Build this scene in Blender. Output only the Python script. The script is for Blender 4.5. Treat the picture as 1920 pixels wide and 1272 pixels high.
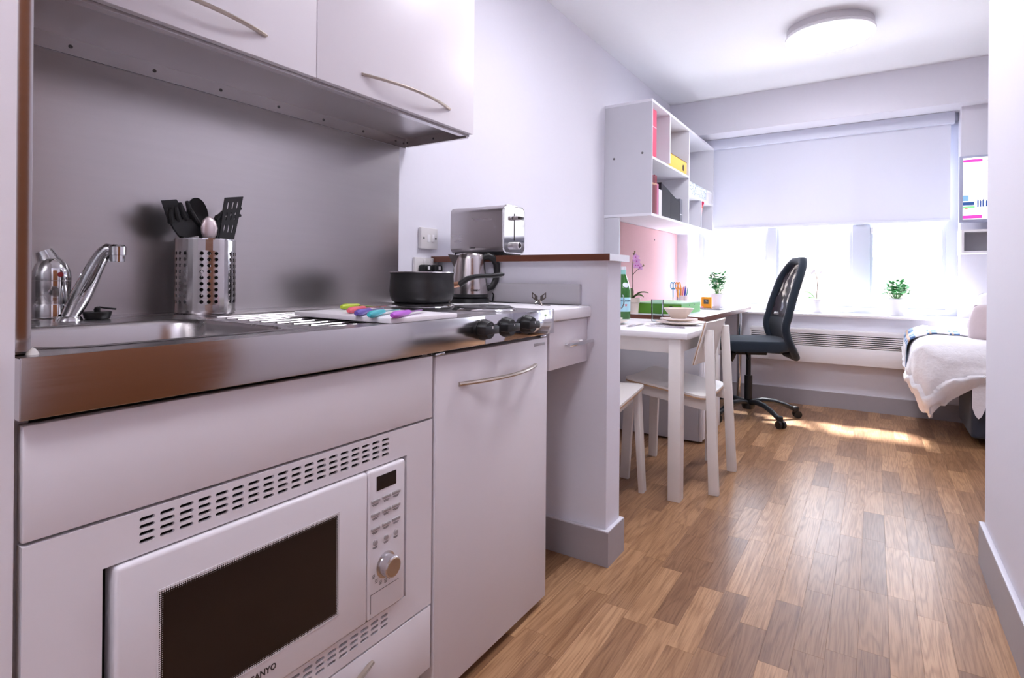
import bpy, bmesh, math, random
from mathutils import Vector, Matrix
random.seed(7)
R = math.radians
scene = bpy.context.scene
COL = scene.collection
for o in list(bpy.data.objects):
    bpy.data.objects.remove(o)

# ------------------------------------------------------------------ camera
F, CX, CY = 1052.4, 960.0, 519.0          # pixels in a 1920x1272 frame
CAMZ = 1.01
YAW, ROLL = R(32.833), R(0.462)
fw = Vector((-math.sin(YAW), math.cos(YAW), 0))
r0 = Vector((math.cos(YAW), math.sin(YAW), 0)); u0 = Vector((0, 0, 1))
rt = r0*math.cos(ROLL) + u0*math.sin(ROLL)
up = u0*math.cos(ROLL) - r0*math.sin(ROLL)
CP = Vector((0, 0, CAMZ))
cam_data = bpy.data.cameras.new('camera')
cam = bpy.data.objects.new('camera', cam_data)
COL.objects.link(cam)
cam.matrix_world = Matrix(((rt.x, up.x, -fw.x, CP.x), (rt.y, up.y, -fw.y, CP.y), (rt.z, up.z, -fw.z, CP.z), (0, 0, 0, 1)))
cam_data.sensor_fit = 'HORIZONTAL'; cam_data.sensor_width = 36.0
cam_data.lens = 36.0*F/1920.0
cam_data.shift_x = 0.0
cam_data.shift_y = -(636.0-CY)/1920.0
cam_data.clip_start = 0.02
scene.camera = cam

def P(px, py, x=None, y=None, z=None):
    """point on the ray of a photo pixel where it meets the plane x=, y= or z="""
    d = fw + rt*((px-CX)/F) - up*((py-CY)/F)
    t = (x-CP.x)/d.x if x is not None else (y-CP.y)/d.y if y is not None else (z-CP.z)/d.z
    return CP + d*t

# ------------------------------------------------------------------ light
world = bpy.data.worlds.new('world'); scene.world = world
world.use_nodes = True
bg = world.node_tree.nodes['Background']
bg.inputs['Color'].default_value = (0.84, 0.90, 1.0, 1)
bg.inputs['Strength'].default_value = 5.0
sun_data = bpy.data.lights.new('sun', 'SUN'); sun_data.energy = 14.0; sun_data.angle = R(5.0)
sun_data.color = (1.0, 0.97, 0.94)
sun = bpy.data.objects.new('sun', sun_data); COL.objects.link(sun)
sun.rotation_euler = Vector((0.41, -1.0, -1.34)).to_track_quat('-Z', 'Y').to_euler()
sun.location = (-1, 8, 6)
vs = scene.view_settings
vs.view_transform = 'Standard'; vs.look = 'None'; vs.gamma = 1.0; vs.use_curve_mapping = False
vs.exposure = 1.3
LAMP_STRENGTH = 16.0

# ------------------------------------------------------------------ materials
def lin(c):
    return tuple(((v/255.0)/12.92 if v/255.0 <= 0.04045 else ((v/255.0+0.055)/1.055)**2.4) for v in c)
MATS = {}
def mat(name, rgb=(200, 200, 200), rough=0.5, metal=0.0, spec=0.5, coat=0.0, trans=0.0, emit=0.0, emitc=None, alpha=1.0, sheen=0.0, ior=1.45):
    m = bpy.data.materials.new(name); m.use_nodes = True
    b = m.node_tree.nodes['Principled BSDF']
    b.inputs['Base Color'].default_value = (*lin(rgb), 1)
    b.inputs['Roughness'].default_value = rough
    b.inputs['Metallic'].default_value = metal
    b.inputs['Specular IOR Level'].default_value = spec
    b.inputs['Coat Weight'].default_value = coat
    b.inputs['Transmission Weight'].default_value = trans
    b.inputs['IOR'].default_value = ior
    b.inputs['Sheen Weight'].default_value = sheen
    if emit:
        b.inputs['Emission Color'].default_value = (*lin(emitc or rgb), 1)
        b.inputs['Emission Strength'].default_value = emit
    MATS[name] = m
    return m
def nodes(m):
    return m.node_tree.nodes, m.node_tree.links, m.node_tree.nodes['Principled BSDF']
def add_noise(m, scale=20, amount=0.06, stretch=(1, 1, 1), bump=0.0, dist=0.002, rough=0.0, coord='Object', detail=4):
    """fine colour mottling, relief and gloss variation"""
    N, L, b = nodes(m)
    tc = N.new('ShaderNodeTexCoord'); mp = N.new('ShaderNodeMapping'); mp.inputs['Scale'].default_value = stretch
    nz = N.new('ShaderNodeTexNoise'); nz.inputs['Scale'].default_value = scale; nz.inputs['Detail'].default_value = detail
    L.new(tc.outputs[coord], mp.inputs['Vector']); L.new(mp.outputs['Vector'], nz.inputs['Vector'])
    if amount:
        c = b.inputs['Base Color'].default_value[:]
        mx = N.new('ShaderNodeMix'); mx.data_type = 'RGBA'
        mx.inputs[6].default_value = (*[v*(1-amount) for v in c[:3]], 1)
        mx.inputs[7].default_value = (*[min(1, v*(1+amount)) for v in c[:3]], 1)
        L.new(nz.outputs['Fac'], mx.inputs[0]); L.new(mx.outputs[2], b.inputs['Base Color'])
    if bump:
        bp = N.new('ShaderNodeBump'); bp.inputs['Strength'].default_value = bump; bp.inputs['Distance'].default_value = dist
        L.new(nz.outputs['Fac'], bp.inputs['Height']); L.new(bp.outputs['Normal'], b.inputs['Normal'])
    if rough:
        r = b.inputs['Roughness'].default_value
        mr = N.new('ShaderNodeMapRange'); mr.inputs['To Min'].default_value = max(0, r-rough); mr.inputs['To Max'].default_value = r+rough
        L.new(nz.outputs['Fac'], mr.inputs['Value']); L.new(mr.outputs['Result'], b.inputs['Roughness'])
    return m

WALL = add_noise(mat('wall_paint', (231, 229, 238), 0.75, spec=0.3), 60, 0.01, bump=0.05, dist=0.001)
CEIL = add_noise(mat('ceiling_paint', (246, 246, 250), 0.85, spec=0.2), 40, 0.01, bump=0.04, dist=0.001)
SKIRT = add_noise(mat('grey_skirting_paint', (168, 162, 166), 0.45), 30, 0.03)
SKIRTTOP = mat('skirting_top', (214, 212, 220), 0.45)
WHITE = add_noise(mat('white_laminate', (228, 222, 227), 0.36, spec=0.4), 8, 0.012, rough=0.03)
WHITE_EDGE = mat('white_edge', (214, 208, 212), 0.4)
WHITE_P = add_noise(mat('white_paint', (238, 235, 238), 0.4), 25, 0.015)
WHITE_S = mat('white_shelf', (232, 231, 238), 0.45)
GREYLAM = add_noise(mat('pale_grey_panel', (206, 205, 212), 0.5), 18, 0.015)
STEEL = add_noise(mat('brushed_steel', (186, 181, 181), 0.30, metal=1.0), 8, 0.04, stretch=(1, 0.35, 9), rough=0.03)
STEEL_TOP = add_noise(mat('steel_worktop', (194, 190, 191), 0.27, metal=1.0), 6, 0.03, stretch=(7, 0.4, 7), rough=0.015)
STEEL_APRON = add_noise(mat('satin_steel', (198, 194, 195), 0.18, metal=1.0), 10, 0.03, stretch=(1, 0.3, 30), rough=0.03)
CHROME = mat('chrome', (214, 214, 216), 0.06, metal=1.0)
MIRROR = add_noise(mat('polished_steel', (205, 204, 208), 0.07, metal=1.0), 12, 0.05, bump=0.04, dist=0.002, rough=0.03)
NICKEL = mat('brushed_nickel', (190, 178, 166), 0.3, metal=1.0)
DARKMETAL = mat('hotplate_metal', (92, 90, 92), 0.4, metal=0.9)
PANMETAL = add_noise(mat('dark_anodised_pan', (62, 62, 63), 0.38, metal=0.6), 60, 0.06, rough=0.04)
COPPER = mat('copper_collar', (168, 128, 104), 0.3, metal=1.0)
BLACK = add_noise(mat('black_plastic', (24, 24, 26), 0.4), 80, 0.1)
BLACKSOFT = add_noise(mat('black_nylon', (34, 34, 36), 0.5), 60, 0.08)
VOID = mat('dark_recess', (20, 18, 18), 0.8)
DARKGLASS = mat('dark_glass', (34, 26, 24), 0.12, spec=0.5)
BROWN = add_noise(mat('mahogany_edge', (112, 66, 50), 0.35), 20, 0.12, stretch=(1, 6, 12))
TAN = add_noise(mat('wood_veneer', (186, 150, 84), 0.5), 12, 0.12, stretch=(8, 1, 1))
PLY = add_noise(mat('plywood_edge', (190, 152, 118), 0.55), 60, 0.14, stretch=(1, 1, 9))
PINK = add_noise(mat('pink_pinboard', (214, 172, 174), 0.95, spec=0.1), 160, 0.05, bump=0.1, dist=0.001)
CERAMIC = mat('cream_stoneware', (226, 210, 198), 0.28)
REDDOT = mat('red_dot', (150, 40, 48), 0.4)
GREYTXT = mat('grey_print', (110, 106, 110), 0.5)
DARKTXT = mat('dark_print', (62, 56, 58), 0.5)
def fabric(name, rgb, scale=220, bump=0.25, amount=0.06, rough=0.9):
    m = mat(name, rgb, rough, spec=0.15, sheen=0.2)
    return add_noise(m, scale, amount, bump=bump, dist=0.001)
DUVET = fabric('white_duvet_cotton', (240, 237, 240), 14, 0.5, 0.01)
for n_ in DUVET.node_tree.nodes:
    if n_.type == 'BUMP': n_.inputs['Distance'].default_value = 0.02
CUSHION = fabric('pale_cushion_cover', (200, 184, 186), 90, 0.2, 0.04)
DIVAN = fabric('charcoal_divan_fabric', (62, 66, 76), 300, 0.3, 0.12)
SEATF = fabric('navy_black_seat_fabric', (42, 50, 60), 300, 0.3, 0.15)

def glass_mat(name, tint=(255, 255, 255), mixg=0.08, rough=0.02):
    m = bpy.data.materials.new(name); m.use_nodes = True
    N, L = m.node_tree.nodes, m.node_tree.links
    N.remove(N['Principled BSDF'])
    t = N.new('ShaderNodeBsdfTransparent'); t.inputs['Color'].default_value = (*lin(tint), 1)
    g = N.new('ShaderNodeBsdfGlossy'); g.inputs['Roughness'].default_value = rough
    lw = N.new('ShaderNodeLayerWeight'); lw.inputs['Blend'].default_value = mixg
    mx = N.new('ShaderNodeMixShader')
    L.new(lw.outputs['Fresnel'], mx.inputs[0]); L.new(t.outputs[0], mx.inputs[1]); L.new(g.outputs[0], mx.inputs[2])
    L.new(mx.outputs[0], N['Material Output'].inputs['Surface'])
    return m
PANE = glass_mat('window_glass', (250, 252, 255), 0.12)
GLASS = glass_mat('drinking_glass', (244, 248, 250), 0.14)
BOTTLE = mat('green_bottle_glass', (70, 140, 62), 0.08, trans=0.55, coat=0.3)

def blind_mat():
    m = bpy.data.materials.new('roller_blind_cloth'); m.use_nodes = True
    N, L = m.node_tree.nodes, m.node_tree.links
    N.remove(N['Principled BSDF'])
    d = N.new('ShaderNodeBsdfDiffuse'); d.inputs['Color'].default_value = (*lin((232, 233, 244)), 1)
    t = N.new('ShaderNodeBsdfTranslucent'); t.inputs['Color'].default_value = (*lin((222, 226, 246)), 1)
    mx = N.new('ShaderNodeMixShader'); mx.inputs[0].default_value = 0.05
    L.new(d.outputs[0], mx.inputs[1]); L.new(t.outputs[0], mx.inputs[2]); L.new(mx.outputs[0], N['Material Output'].inputs['Surface'])
    return m
BLIND = blind_mat()

def wood_mat(name, island):
    """oak strip laminate: each strip takes its own tone and grain from a random number"""
    m = mat(name, (170, 125, 85), 0.33, spec=0.5)
    N, L, b = nodes(m)
    if island:
        g = N.new('ShaderNodeNewGeometry'); rnd = g.outputs['Random Per Island']
    else:
        g = N.new('ShaderNodeObjectInfo'); rnd = g.outputs['Random']
    geo = N.new('ShaderNodeNewGeometry')
    off = N.new('ShaderNodeVectorMath'); off.operation = 'SCALE'
    comb = N.new('ShaderNodeCombineXYZ')
    for i, k in enumerate((37.0, 91.0, 13.0)):
        mu = N.new('ShaderNodeMath'); mu.operation = 'MULTIPLY'; mu.inputs[1].default_value = k
        L.new(rnd, mu.inputs[0]); L.new(mu.outputs[0], comb.inputs[i])
    add = N.new('ShaderNodeVectorMath'); add.operation = 'ADD'
    L.new(geo.outputs['Position'], add.inputs[0]); L.new(comb.outputs[0], add.inputs[1])
    mp = N.new('ShaderNodeMapping'); mp.inputs['Scale'].default_value = (1.5, 0.11, 1.0)
    L.new(add.outputs[0], mp.inputs['Vector'])
    big = N.new('ShaderNodeTexNoise'); big.inputs['Scale'].default_value = 11; big.inputs['Detail'].default_value = 2; big.inputs['Distortion'].default_value = 0.6
    L.new(mp.outputs[0], big.inputs['Vector'])
    ring = N.new('ShaderNodeMath'); ring.operation = 'MULTIPLY'; ring.inputs[1].default_value = 60
    L.new(big.outputs['Fac'], ring.inputs[0])
    sn = N.new('ShaderNodeMath'); sn.operation = 'SINE'; L.new(ring.outputs[0], sn.inputs[0])
    sr = N.new('ShaderNodeMapRange'); sr.inputs['From Min'].default_value = -1; sr.inputs['From Max'].default_value = 1
    L.new(sn.outputs[0], sr.inputs['Value'])
    mp2 = N.new('ShaderNodeMapping'); mp2.inputs['Scale'].default_value = (1.0, 0.035, 1.0)
    L.new(add.outputs[0], mp2.inputs['Vector'])
    fine = N.new('ShaderNodeTexNoise'); fine.inputs['Scale'].default_value = 260; fine.inputs['Detail'].default_value = 3
    L.new(mp2.outputs[0], fine.inputs['Vector'])
    ramp = N.new('ShaderNodeValToRGB')
    cr = ramp.color_ramp
    cr.elements[0].position = 0.0; cr.elements[0].color = (*lin((142, 105, 77)), 1)
    cr.elements[1].position = 1.0; cr.elements[1].color = (*lin((194, 152, 114)), 1)
    e = cr.elements.new(0.5); e.color = (*lin((170, 129, 93)), 1)
    L.new(rnd, ramp.inputs['Fac'])
    dark = N.new('ShaderNodeMix'); dark.data_type = 'RGBA'; dark.blend_type = 'MULTIPLY'
    dark.inputs[7].default_value = (0.62, 0.53, 0.46, 1)
    pw = N.new('ShaderNodeMath'); pw.operation = 'POWER'; pw.inputs[1].default_value = 2.2; L.new(sr.outputs[0], pw.inputs[0])
    hh = N.new('ShaderNodeMath'); hh.operation = 'MULTIPLY'; hh.inputs[1].default_value = 0.62; L.new(pw.outputs[0], hh.inputs[0])
    L.new(hh.outputs[0], dark.inputs[0]); L.new(ramp.outputs['Color'], dark.inputs[6])
    mx2 = N.new('ShaderNodeMix'); mx2.data_type = 'RGBA'; mx2.blend_type = 'MULTIPLY'; mx2.inputs[7].default_value = (0.64, 0.57, 0.50, 1)
    fr = N.new('ShaderNodeMapRange'); fr.inputs['From Min'].default_value = 0.45; fr.inputs['From Max'].default_value = 0.75
    L.new(fine.outputs['Fac'], fr.inputs['Value']); L.new(fr.outputs[0], mx2.inputs[0])
    L.new(dark.outputs[2], mx2.inputs[6]); L.new(mx2.outputs[2], b.inputs['Base Color'])
    rr = N.new('ShaderNodeMapRange'); rr.inputs['To Min'].default_value = 0.24; rr.inputs['To Max'].default_value = 0.38
    L.new(fine.outputs['Fac'], rr.inputs['Value']); L.new(rr.outputs[0], b.inputs['Roughness'])
    return m
OAK = wood_mat('oak_strip_laminate', False)
OAK_REST = wood_mat('oak_strip_laminate_rest', True)

# ------------------------------------------------------------------ mesh helpers
OFF = {}
def tag(o, label=None, cat=None, group=None, kind=None):
    if label: o['label'] = label
    if cat: o['category'] = cat
    if group: o['group'] = group
    if kind: o['kind'] = kind
    return o
def thing(name, label, cat, loc=(0, 0, 0), rotz=0.0, group=None, local=False):
    o = bpy.data.objects.new(name, None); COL.objects.link(o)
    o.empty_display_size = 0.05
    o.location = loc; o.rotation_euler = (0, 0, rotz)
    OFF[o] = Vector((0, 0, 0)) if local else Vector(loc)
    return tag(o, label, cat, group)
def obj(name, bm, material, parent=None, smooth=35, label=None, mats=None):
    """link a bmesh (in world coordinates, or local ones under a local thing) as one mesh object"""
    off = OFF.get(parent, Vector((0, 0, 0)))
    if off.length: bmesh.ops.translate(bm, verts=bm.verts, vec=-off)
    bmesh.ops.recalc_face_normals(bm, faces=bm.faces)
    me = bpy.data.meshes.new(name); bm.to_mesh(me); bm.free()
    for mm in (mats or [material]): me.materials.append(mm)
    if smooth:
        me.polygons.foreach_set('use_smooth', [True]*len(me.polygons))
        me.set_sharp_from_angle(angle=R(smooth))
    o = bpy.data.objects.new(name, me); COL.objects.link(o)
    o.parent = parent
    OFF[o] = off
    if label: o['label'] = label
    return o
def one(name, bm, material, label, cat, group=None, base=None, **k):
    """a thing that is a single mesh; its origin goes to its base"""
    vs_ = [v.co for v in bm.verts]
    b = Vector(base) if base else Vector((sum(v.x for v in vs_)/len(vs_), sum(v.y for v in vs_)/len(vs_), min(v.z for v in vs_)))
    bmesh.ops.translate(bm, verts=bm.verts, vec=-b)
    o = obj(name, bm, material, None, **k)
    o.location = b; OFF[o] = b
    return tag(o, label, cat, group)
def struct(name, bm, material, parent=None, label=None, **k):
    o = obj(name, bm, material, parent, **k)
    if parent is None: o['kind'] = 'structure'
    if label: o['label'] = label
    return o
def B(): return bmesh.new()
def box(bm, x0, x1, y0, y1, z0, z1, bev=0.0, seg=2):
    r = bmesh.ops.create_cube(bm, size=1.0); v = r['verts']
    for q in v:
        q.co = Vector((x0+(q.co.x+.5)*(x1-x0), y0+(q.co.y+.5)*(y1-y0), z0+(q.co.z+.5)*(z1-z0)))
    if bev:
        e = list({e for q in v for e in q.link_edges})
        bmesh.ops.bevel(bm, geom=e, offset=bev, segments=seg, profile=0.5, affect='EDGES', clamp_overlap=True)
    return bm
def bx(*a, **k): return box(B(), *a, **k)
def face(bm, vs): 
    try: return bm.faces.new(vs)
    except ValueError: return None
def frame_of(d):
    d = Vector(d).normalized()
    a = Vector((0, 0, 1)) if abs(d.z) < 0.9 else Vector((1, 0, 0))
    s = d.cross(a).normalized(); t = s.cross(d).normalized()
    return s, t
def tube(bm, pts, r, n=10, caps=True, closed=False, flat=None):
    """round bar along points; r a number or list; flat=(a, b) scales the section sideways and up"""
    pts = [Vector(p) for p in pts]; m = len(pts)
    rings = []; s = None
    for i, p in enumerate(pts):
        a = pts[i-1] if (i > 0 or closed) else pts[i]
        b = pts[(i+1) % m] if (i < m-1 or closed) else pts[i]
        d = (b-a).normalized()
        if s is None: s, t = frame_of(d)
        else:
            s = (s-d*s.dot(d)).normalized(); t = s.cross(d).normalized()
        rad = r[i] if isinstance(r, (list, tuple)) else r
        fa, fb = flat or (1, 1)
        rings.append([bm.verts.new(p+s*math.cos(2*math.pi*k/n)*rad*fa+t*math.sin(2*math.pi*k/n)*rad*fb) for k in range(n)])
    for i in range(m if closed else m-1):
        A, Bq = rings[i], rings[(i+1) % m]
        for k in range(n): face(bm, (A[k], A[(k+1) % n], Bq[(k+1) % n], Bq[k]))
    if caps and not closed:
        face(bm, rings[0][::-1]); face(bm, rings[-1])
    return bm
def lathe(bm, prof, c=(0, 0, 0), n=32, axis='z', sweep=None):
    c = Vector(c); rings = []
    for (r, h) in prof:
        ring = []
        for k in range(n):
            a = 2*math.pi*k/n
            if axis == 'z': p = Vector((r*math.cos(a), r*math.sin(a), h))
            elif axis == 'x': p = Vector((h, r*math.cos(a), r*math.sin(a)))
            else: p = Vector((r*math.cos(a), h, r*math.sin(a)))
            ring.append(bm.verts.new(c+p))
        rings.append(ring)
    for A, Bq in zip(rings, rings[1:]):
        for k in range(n): face(bm, (A[k], A[(k+1) % n], Bq[(k+1) % n], Bq[k]))
    if prof[0][0] > 1e-5: face(bm, rings[0][::-1])
    if prof[-1][0] > 1e-5: face(bm, rings[-1])
    bmesh.ops.remove_doubles(bm, verts=[v for rg in rings for v in rg], dist=1e-6)
    return bm
def prism(bm, pts, axis, lo, hi):
    """polygon (two coordinates in order of the other axes) extruded along an axis"""
    def mk(p, h):
        if axis == 'x': return Vector((h, p[0], p[1]))
        if axis == 'y': return Vector((p[0], h, p[1]))
        return Vector((p[0], p[1], h))
    a = [bm.verts.new(mk(p, lo)) for p in pts]; b = [bm.verts.new(mk(p, hi)) for p in pts]
    face(bm, a[::-1]); face(bm, b)
    n = len(pts)
    for i in range(n): face(bm, (a[i], a[(i+1) % n], b[(i+1) % n], b[i]))
    return bm
def rrect(x0, x1, y0, y1, r, n=6):
    out = []
    for cx, cy, a0 in ((x1-r, y1-r, 0), (x0+r, y1-r, 90), (x0+r, y0+r, 180), (x1-r, y0+r, 270)):
        for k in range(n+1):
            a = R(a0+90*k/n); out.append((cx+r*math.cos(a), cy+r*math.sin(a)))
    return out
def beam(bm, a, b, wa, wb, ha, hb, side, bev=0.0):
    """four-sided bar from a to b, width w along `side`, depth h across; tapers"""
    a, b = Vector(a), Vector(b); d = (b-a).normalized()
    s = Vector(side); s = (s-d*s.dot(d)).normalized(); t = d.cross(s)
    vs = []
    for p, w, h in ((a, wa, ha), (b, wb, hb)):
        vs.append([bm.verts.new(p+s*w/2*i+t*h/2*j) for i, j in ((-1, -1), (1, -1), (1, 1), (-1, 1))])
    fs = [face(bm, vs[0][::-1]), face(bm, vs[1])]
    for k in range(4): fs.append(face(bm, (vs[0][k], vs[0][(k+1) % 4], vs[1][(k+1) % 4], vs[1][k])))
    if bev:
        e = list({e for q in vs[0]+vs[1] for e in q.link_edges})
        bmesh.ops.bevel(bm, geom=e, offset=bev, segments=2, profile=0.5, affect='EDGES', clamp_overlap=True)
    return bm
def grid(bm, nu, nv, fn, closeu=False):
    V = [[bm.verts.new(fn(i/nu, j/nv)) for j in range(nv+1)] for i in range(nu+1)]
    for i in range(nu):
        for j in range(nv): face(bm, (V[i][j], V[i+1][j], V[i+1][j+1], V[i][j+1]))
    return V
def solid_grid(bm, nu, nv, fn, th):
    """a grid with thickness: fn(u,v) -> (point, normal)"""
    A = [[None]*(nv+1) for _ in range(nu+1)]; Bq = [[None]*(nv+1) for _ in range(nu+1)]
    for i in range(nu+1):
        for j in range(nv+1):
            p, n = fn(i/nu, j/nv)
            A[i][j] = bm.verts.new(Vector(p)); Bq[i][j] = bm.verts.new(Vector(p)-Vector(n)*th)
    for i in range(nu):
        for j in range(nv):
            face(bm, (A[i][j], A[i+1][j], A[i+1][j+1], A[i][j+1])); face(bm, (Bq[i][j], Bq[i][j+1], Bq[i+1][j+1], Bq[i+1][j]))
    for i in range(nu):
        face(bm, (A[i][0], Bq[i][0], Bq[i+1][0], A[i+1][0])); face(bm, (A[i][nv], A[i+1][nv], Bq[i+1][nv], Bq[i][nv]))
    for j in range(nv):
        face(bm, (A[0][j], A[0][j+1], Bq[0][j+1], Bq[0][j])); face(bm, (A[nu][j], Bq[nu][j], Bq[nu][j+1], A[nu][j+1]))
    return bm
def perforated(bm, ue, ve, hole, M, depth, n=16):
    """sheet over the u and v edges; hole(i, j) gives (half width, half height) of a rounded hole or None; M(u, v, w) places a point"""
    for i in range(len(ue)-1):
        for j in range(len(ve)-1):
            u0_, u1_, v0_, v1_ = ue[i], ue[i+1], ve[j], ve[j+1]
            h = hole(i, j)
            if not h:
                face(bm, [bm.verts.new(M(*q, 0)) for q in ((u0_, v0_), (u1_, v0_), (u1_, v1_), (u0_, v1_))]); continue
            hu, hv = h; cu, cv = (u0_+u1_)/2, (v0_+v1_)/2; r = min(hu, hv)
            inn, out = [], []
            for k in range(n):
                a = 2*math.pi*(k+.5)/n; ca, sa = math.cos(a), math.sin(a)
                inn.append((cu+math.copysign(hu-r, ca)+r*ca, cv+math.copysign(hv-r, sa)+r*sa))
                q = max(abs(ca), abs(sa)); out.append((cu+ca/q*(u1_-u0_)/2, cv+sa/q*(v1_-v0_)/2))
            iv = [bm.verts.new(M(*p, 0)) for p in inn]; ov = [bm.verts.new(M(*p, 0)) for p in out]; dv = [bm.verts.new(M(*p, depth)) for p in inn]
            cs = [bm.verts.new(M(*q, 0)) for q in ((u1_, v1_), (u0_, v1_), (u0_, v0_), (u1_, v0_))]
            for k in range(n):
                k2 = (k+1) % n
                face(bm, (iv[k], ov[k], ov[k2], iv[k2])); face(bm, (dv[k], iv[k], iv[k2], dv[k2]))
                a1, a2 = (k+.5)/n*4, (k+1.5)/n*4
                for c in range(4):
                    if a1 < c+.5 <= a2: face(bm, (ov[k], cs[c], ov[k2]))
    return bm
def text(name, s, size, origin, xdir, ydir, material, parent=None, extrude=0.0004, align='LEFT', bold=False, xscale=1.0):
    cu = bpy.data.curves.new(name, 'FONT'); cu.body = s; cu.size = size; cu.extrude = extrude; cu.align_x = align
    cu.resolution_u = 2
    if bold: cu.offset = size*0.02
    t = bpy.data.objects.new(name, cu)
    me = bpy.data.meshes.new_from_object(t); bpy.data.objects.remove(t)
    X, Y = Vector(xdir).normalized(), Vector(ydir).normalized(); Z = X.cross(Y)
    off = OFF.get(parent, Vector((0, 0, 0))); o0 = Vector(origin)
    for v in me.vertices: v.co = o0 - off + X*v.co.x*xscale + Y*v.co.y + Z*v.co.z
    me.materials.clear(); me.materials.append(material)
    o = bpy.data.objects.new(name, me); COL.objects.link(o); o.parent = parent; OFF[o] = off
    return o
def copy_tree(o, parent=None):
    c = o.copy(); COL.objects.link(c); c.parent = parent
    for ch in list(o.children): copy_tree(ch, c)
    return c

# ------------------------------------------------------------------ room constants
XL, XR, XE = -1.571, 0.335, 2.35
YB, YR, YW, YG = -1.3, 2.58, 5.085, 5.40       # back wall, end of right wall, wall under window, glass
ZC = 2.58

# floor ------------------------------------------------------------------
floor = struct('floor', bx(XL-.1, XE+.1, YB-.1, YG+.1, -0.08, -0.004), mat('floor_underlay', (110, 82, 58), 0.8))
SW = 0.0735
strips = []
x = -0.84-SW*10
while x < XE:
    y = YB - random.uniform(0, 0.35)
    while y < YW:
        ln = random.choice((0.30, 0.335, 0.353, 0.39, 0.43))
        strips.append((x, y, ln)); y += ln
    x += SW
def in_view(px, py): return -60 < px < 1980 and -60 < py < 1332
def project(p):
    d = Vector(p)-CP; w = d.dot(fw)
    return (CX+F*d.dot(rt)/w, CY-F*d.dot(up)/w, w)
def strip_score(s):
    x, y, ln = s
    cs = [project((x+a*SW, y+b*ln, 0)) for a, b in ((0, 0), (1, 0), (1, 1), (0, 1))]
    if min(c[2] for c in cs) < 0.15: return 0
    if not any(in_view(c[0], c[1]) for c in cs): return 0
    xm, ym = x+SW/2, y+ln/2
    if xm < -0.86 and ym < 1.83: return 0
    if xm > XR and ym < YR: return 0
    if xm < -0.9 and 1.8 < ym < 2.5: return 0
    if xm > 0.5 and ym > 4.4: return 0
    ar = 0
    for (a, b) in zip(cs, cs[1:]+cs[:1]): ar += a[0]*b[1]-b[0]*a[1]
    return abs(ar)/2
order = sorted(strips, key=strip_score, reverse=True)
near = [s for s in order[:300] if strip_score(s) > 0]; nearset = set(near)
plank_mesh = {}
for (x, y, ln) in near:
    if ln not in plank_mesh:
        b = bx(-SW/2+.0001, SW/2-.0001, -ln/2+.0001, ln/2-.0001, -0.004, 0.0, bev=0.0003, seg=1)
        me = bpy.data.meshes.new('plank'); b.to_mesh(me); b.free(); me.materials.append(OAK); plank_mesh[ln] = me
    o = bpy.data.objects.new('plank', plank_mesh[ln]); COL.objects.link(o); o.parent = floor
    o.location = (x+SW/2, y+ln/2, 0)
b = B()
for s in strips:
    if s in nearset: continue
    x, y, ln = s
    box(b, x+.0002, x+SW-.0002, y+.0002, y+ln-.0002, -0.004, 0.0)
o = obj('planks', b, OAK_REST, floor, smooth=0); o['kind'] = 'stuff'

# walls --------------------------------------------------------------------
struct('ceiling', bx(XL-.1, XE+.1, YB-.1, YG+.2, ZC, ZC+.1), CEIL)
struct('wall_left', bx(XL-.1, XL, YB, YG+.2, 0, ZC), WALL)
struct('wall_back', bx(XL, XE, YB-.1, YB, 0, ZC), WALL)
struct('wall_right', bx(XR, XE, YB, YR, 0, ZC), WALL)
struct('wall_far_right', bx(XE, XE+.1, YR, YG+.2, 0, ZC), WALL)
ww = struct('wall_window', bx(XL, XE, YW, YG+.2, 0, 0.714), WALL)
obj('beam', bx(XL, XE, 5.075, YG+.2, 2.275, ZC), WALL, ww)
obj('pier', bx(0.526, XE, 5.205, YG+.2, 0.714, 2.275), WALL, ww)
struct('wall_partition', bx(XL, -0.785, 1.836, 1.957, 0, 1.068), WALL)
def skirting(name, x0, x1, y0, y1, h=0.125, label=None):
    o = struct(name, bx(x0, x1, y0, y1, 0, h-.006), SKIRT)
    obj('top_edge', bx(x0, x1, y0, y1, h-.006, h, bev=.002), SKIRTTOP, o)
    return o
b = B(); box(b, -1.55, -0.770, 1.822, 1.836, 0, .119); box(b, -0.785, -0.770, 1.836, 1.957, 0, .119); box(b, -1.45, -0.770, 1.957, 1.971, 0, .119)
o = struct('baseboard_partition', b, SKIRT)
b = B(); box(b, -1.55, -0.770, 1.822, 1.836, .119, .125, bev=.002); box(b, -0.785, -0.770, 1.836, 1.957, .119, .125, bev=.002); box(b, -1.45, -0.770, 1.957, 1.971, .119, .125, bev=.002)
obj('top_edge', b, SKIRTTOP, o)
b = B(); box(b, 0.320, XR, YB, .08, 0, .144); box(b, 0.320, XR, 1.02, YR+.015, 0, .144); box(b, 0.335, XE, YR, YR+.015, 0, .144)
o = struct('baseboard_right', b, SKIRT)
b = B(); box(b, 0.320, XR, YB, .08, .144, .150, bev=.002); box(b, 0.320, XR, 1.02, YR+.015, .144, .150, bev=.002); box(b, 0.335, XE, YR, YR+.015, .144, .15, bev=.002)
obj('top_edge', b, SKIRTTOP, o)
skirting('baseboard_window', XL, XE, 5.07, YW)
skirting('baseboard_left', XL, XL+.015, 1.971, 3.46)

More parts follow.
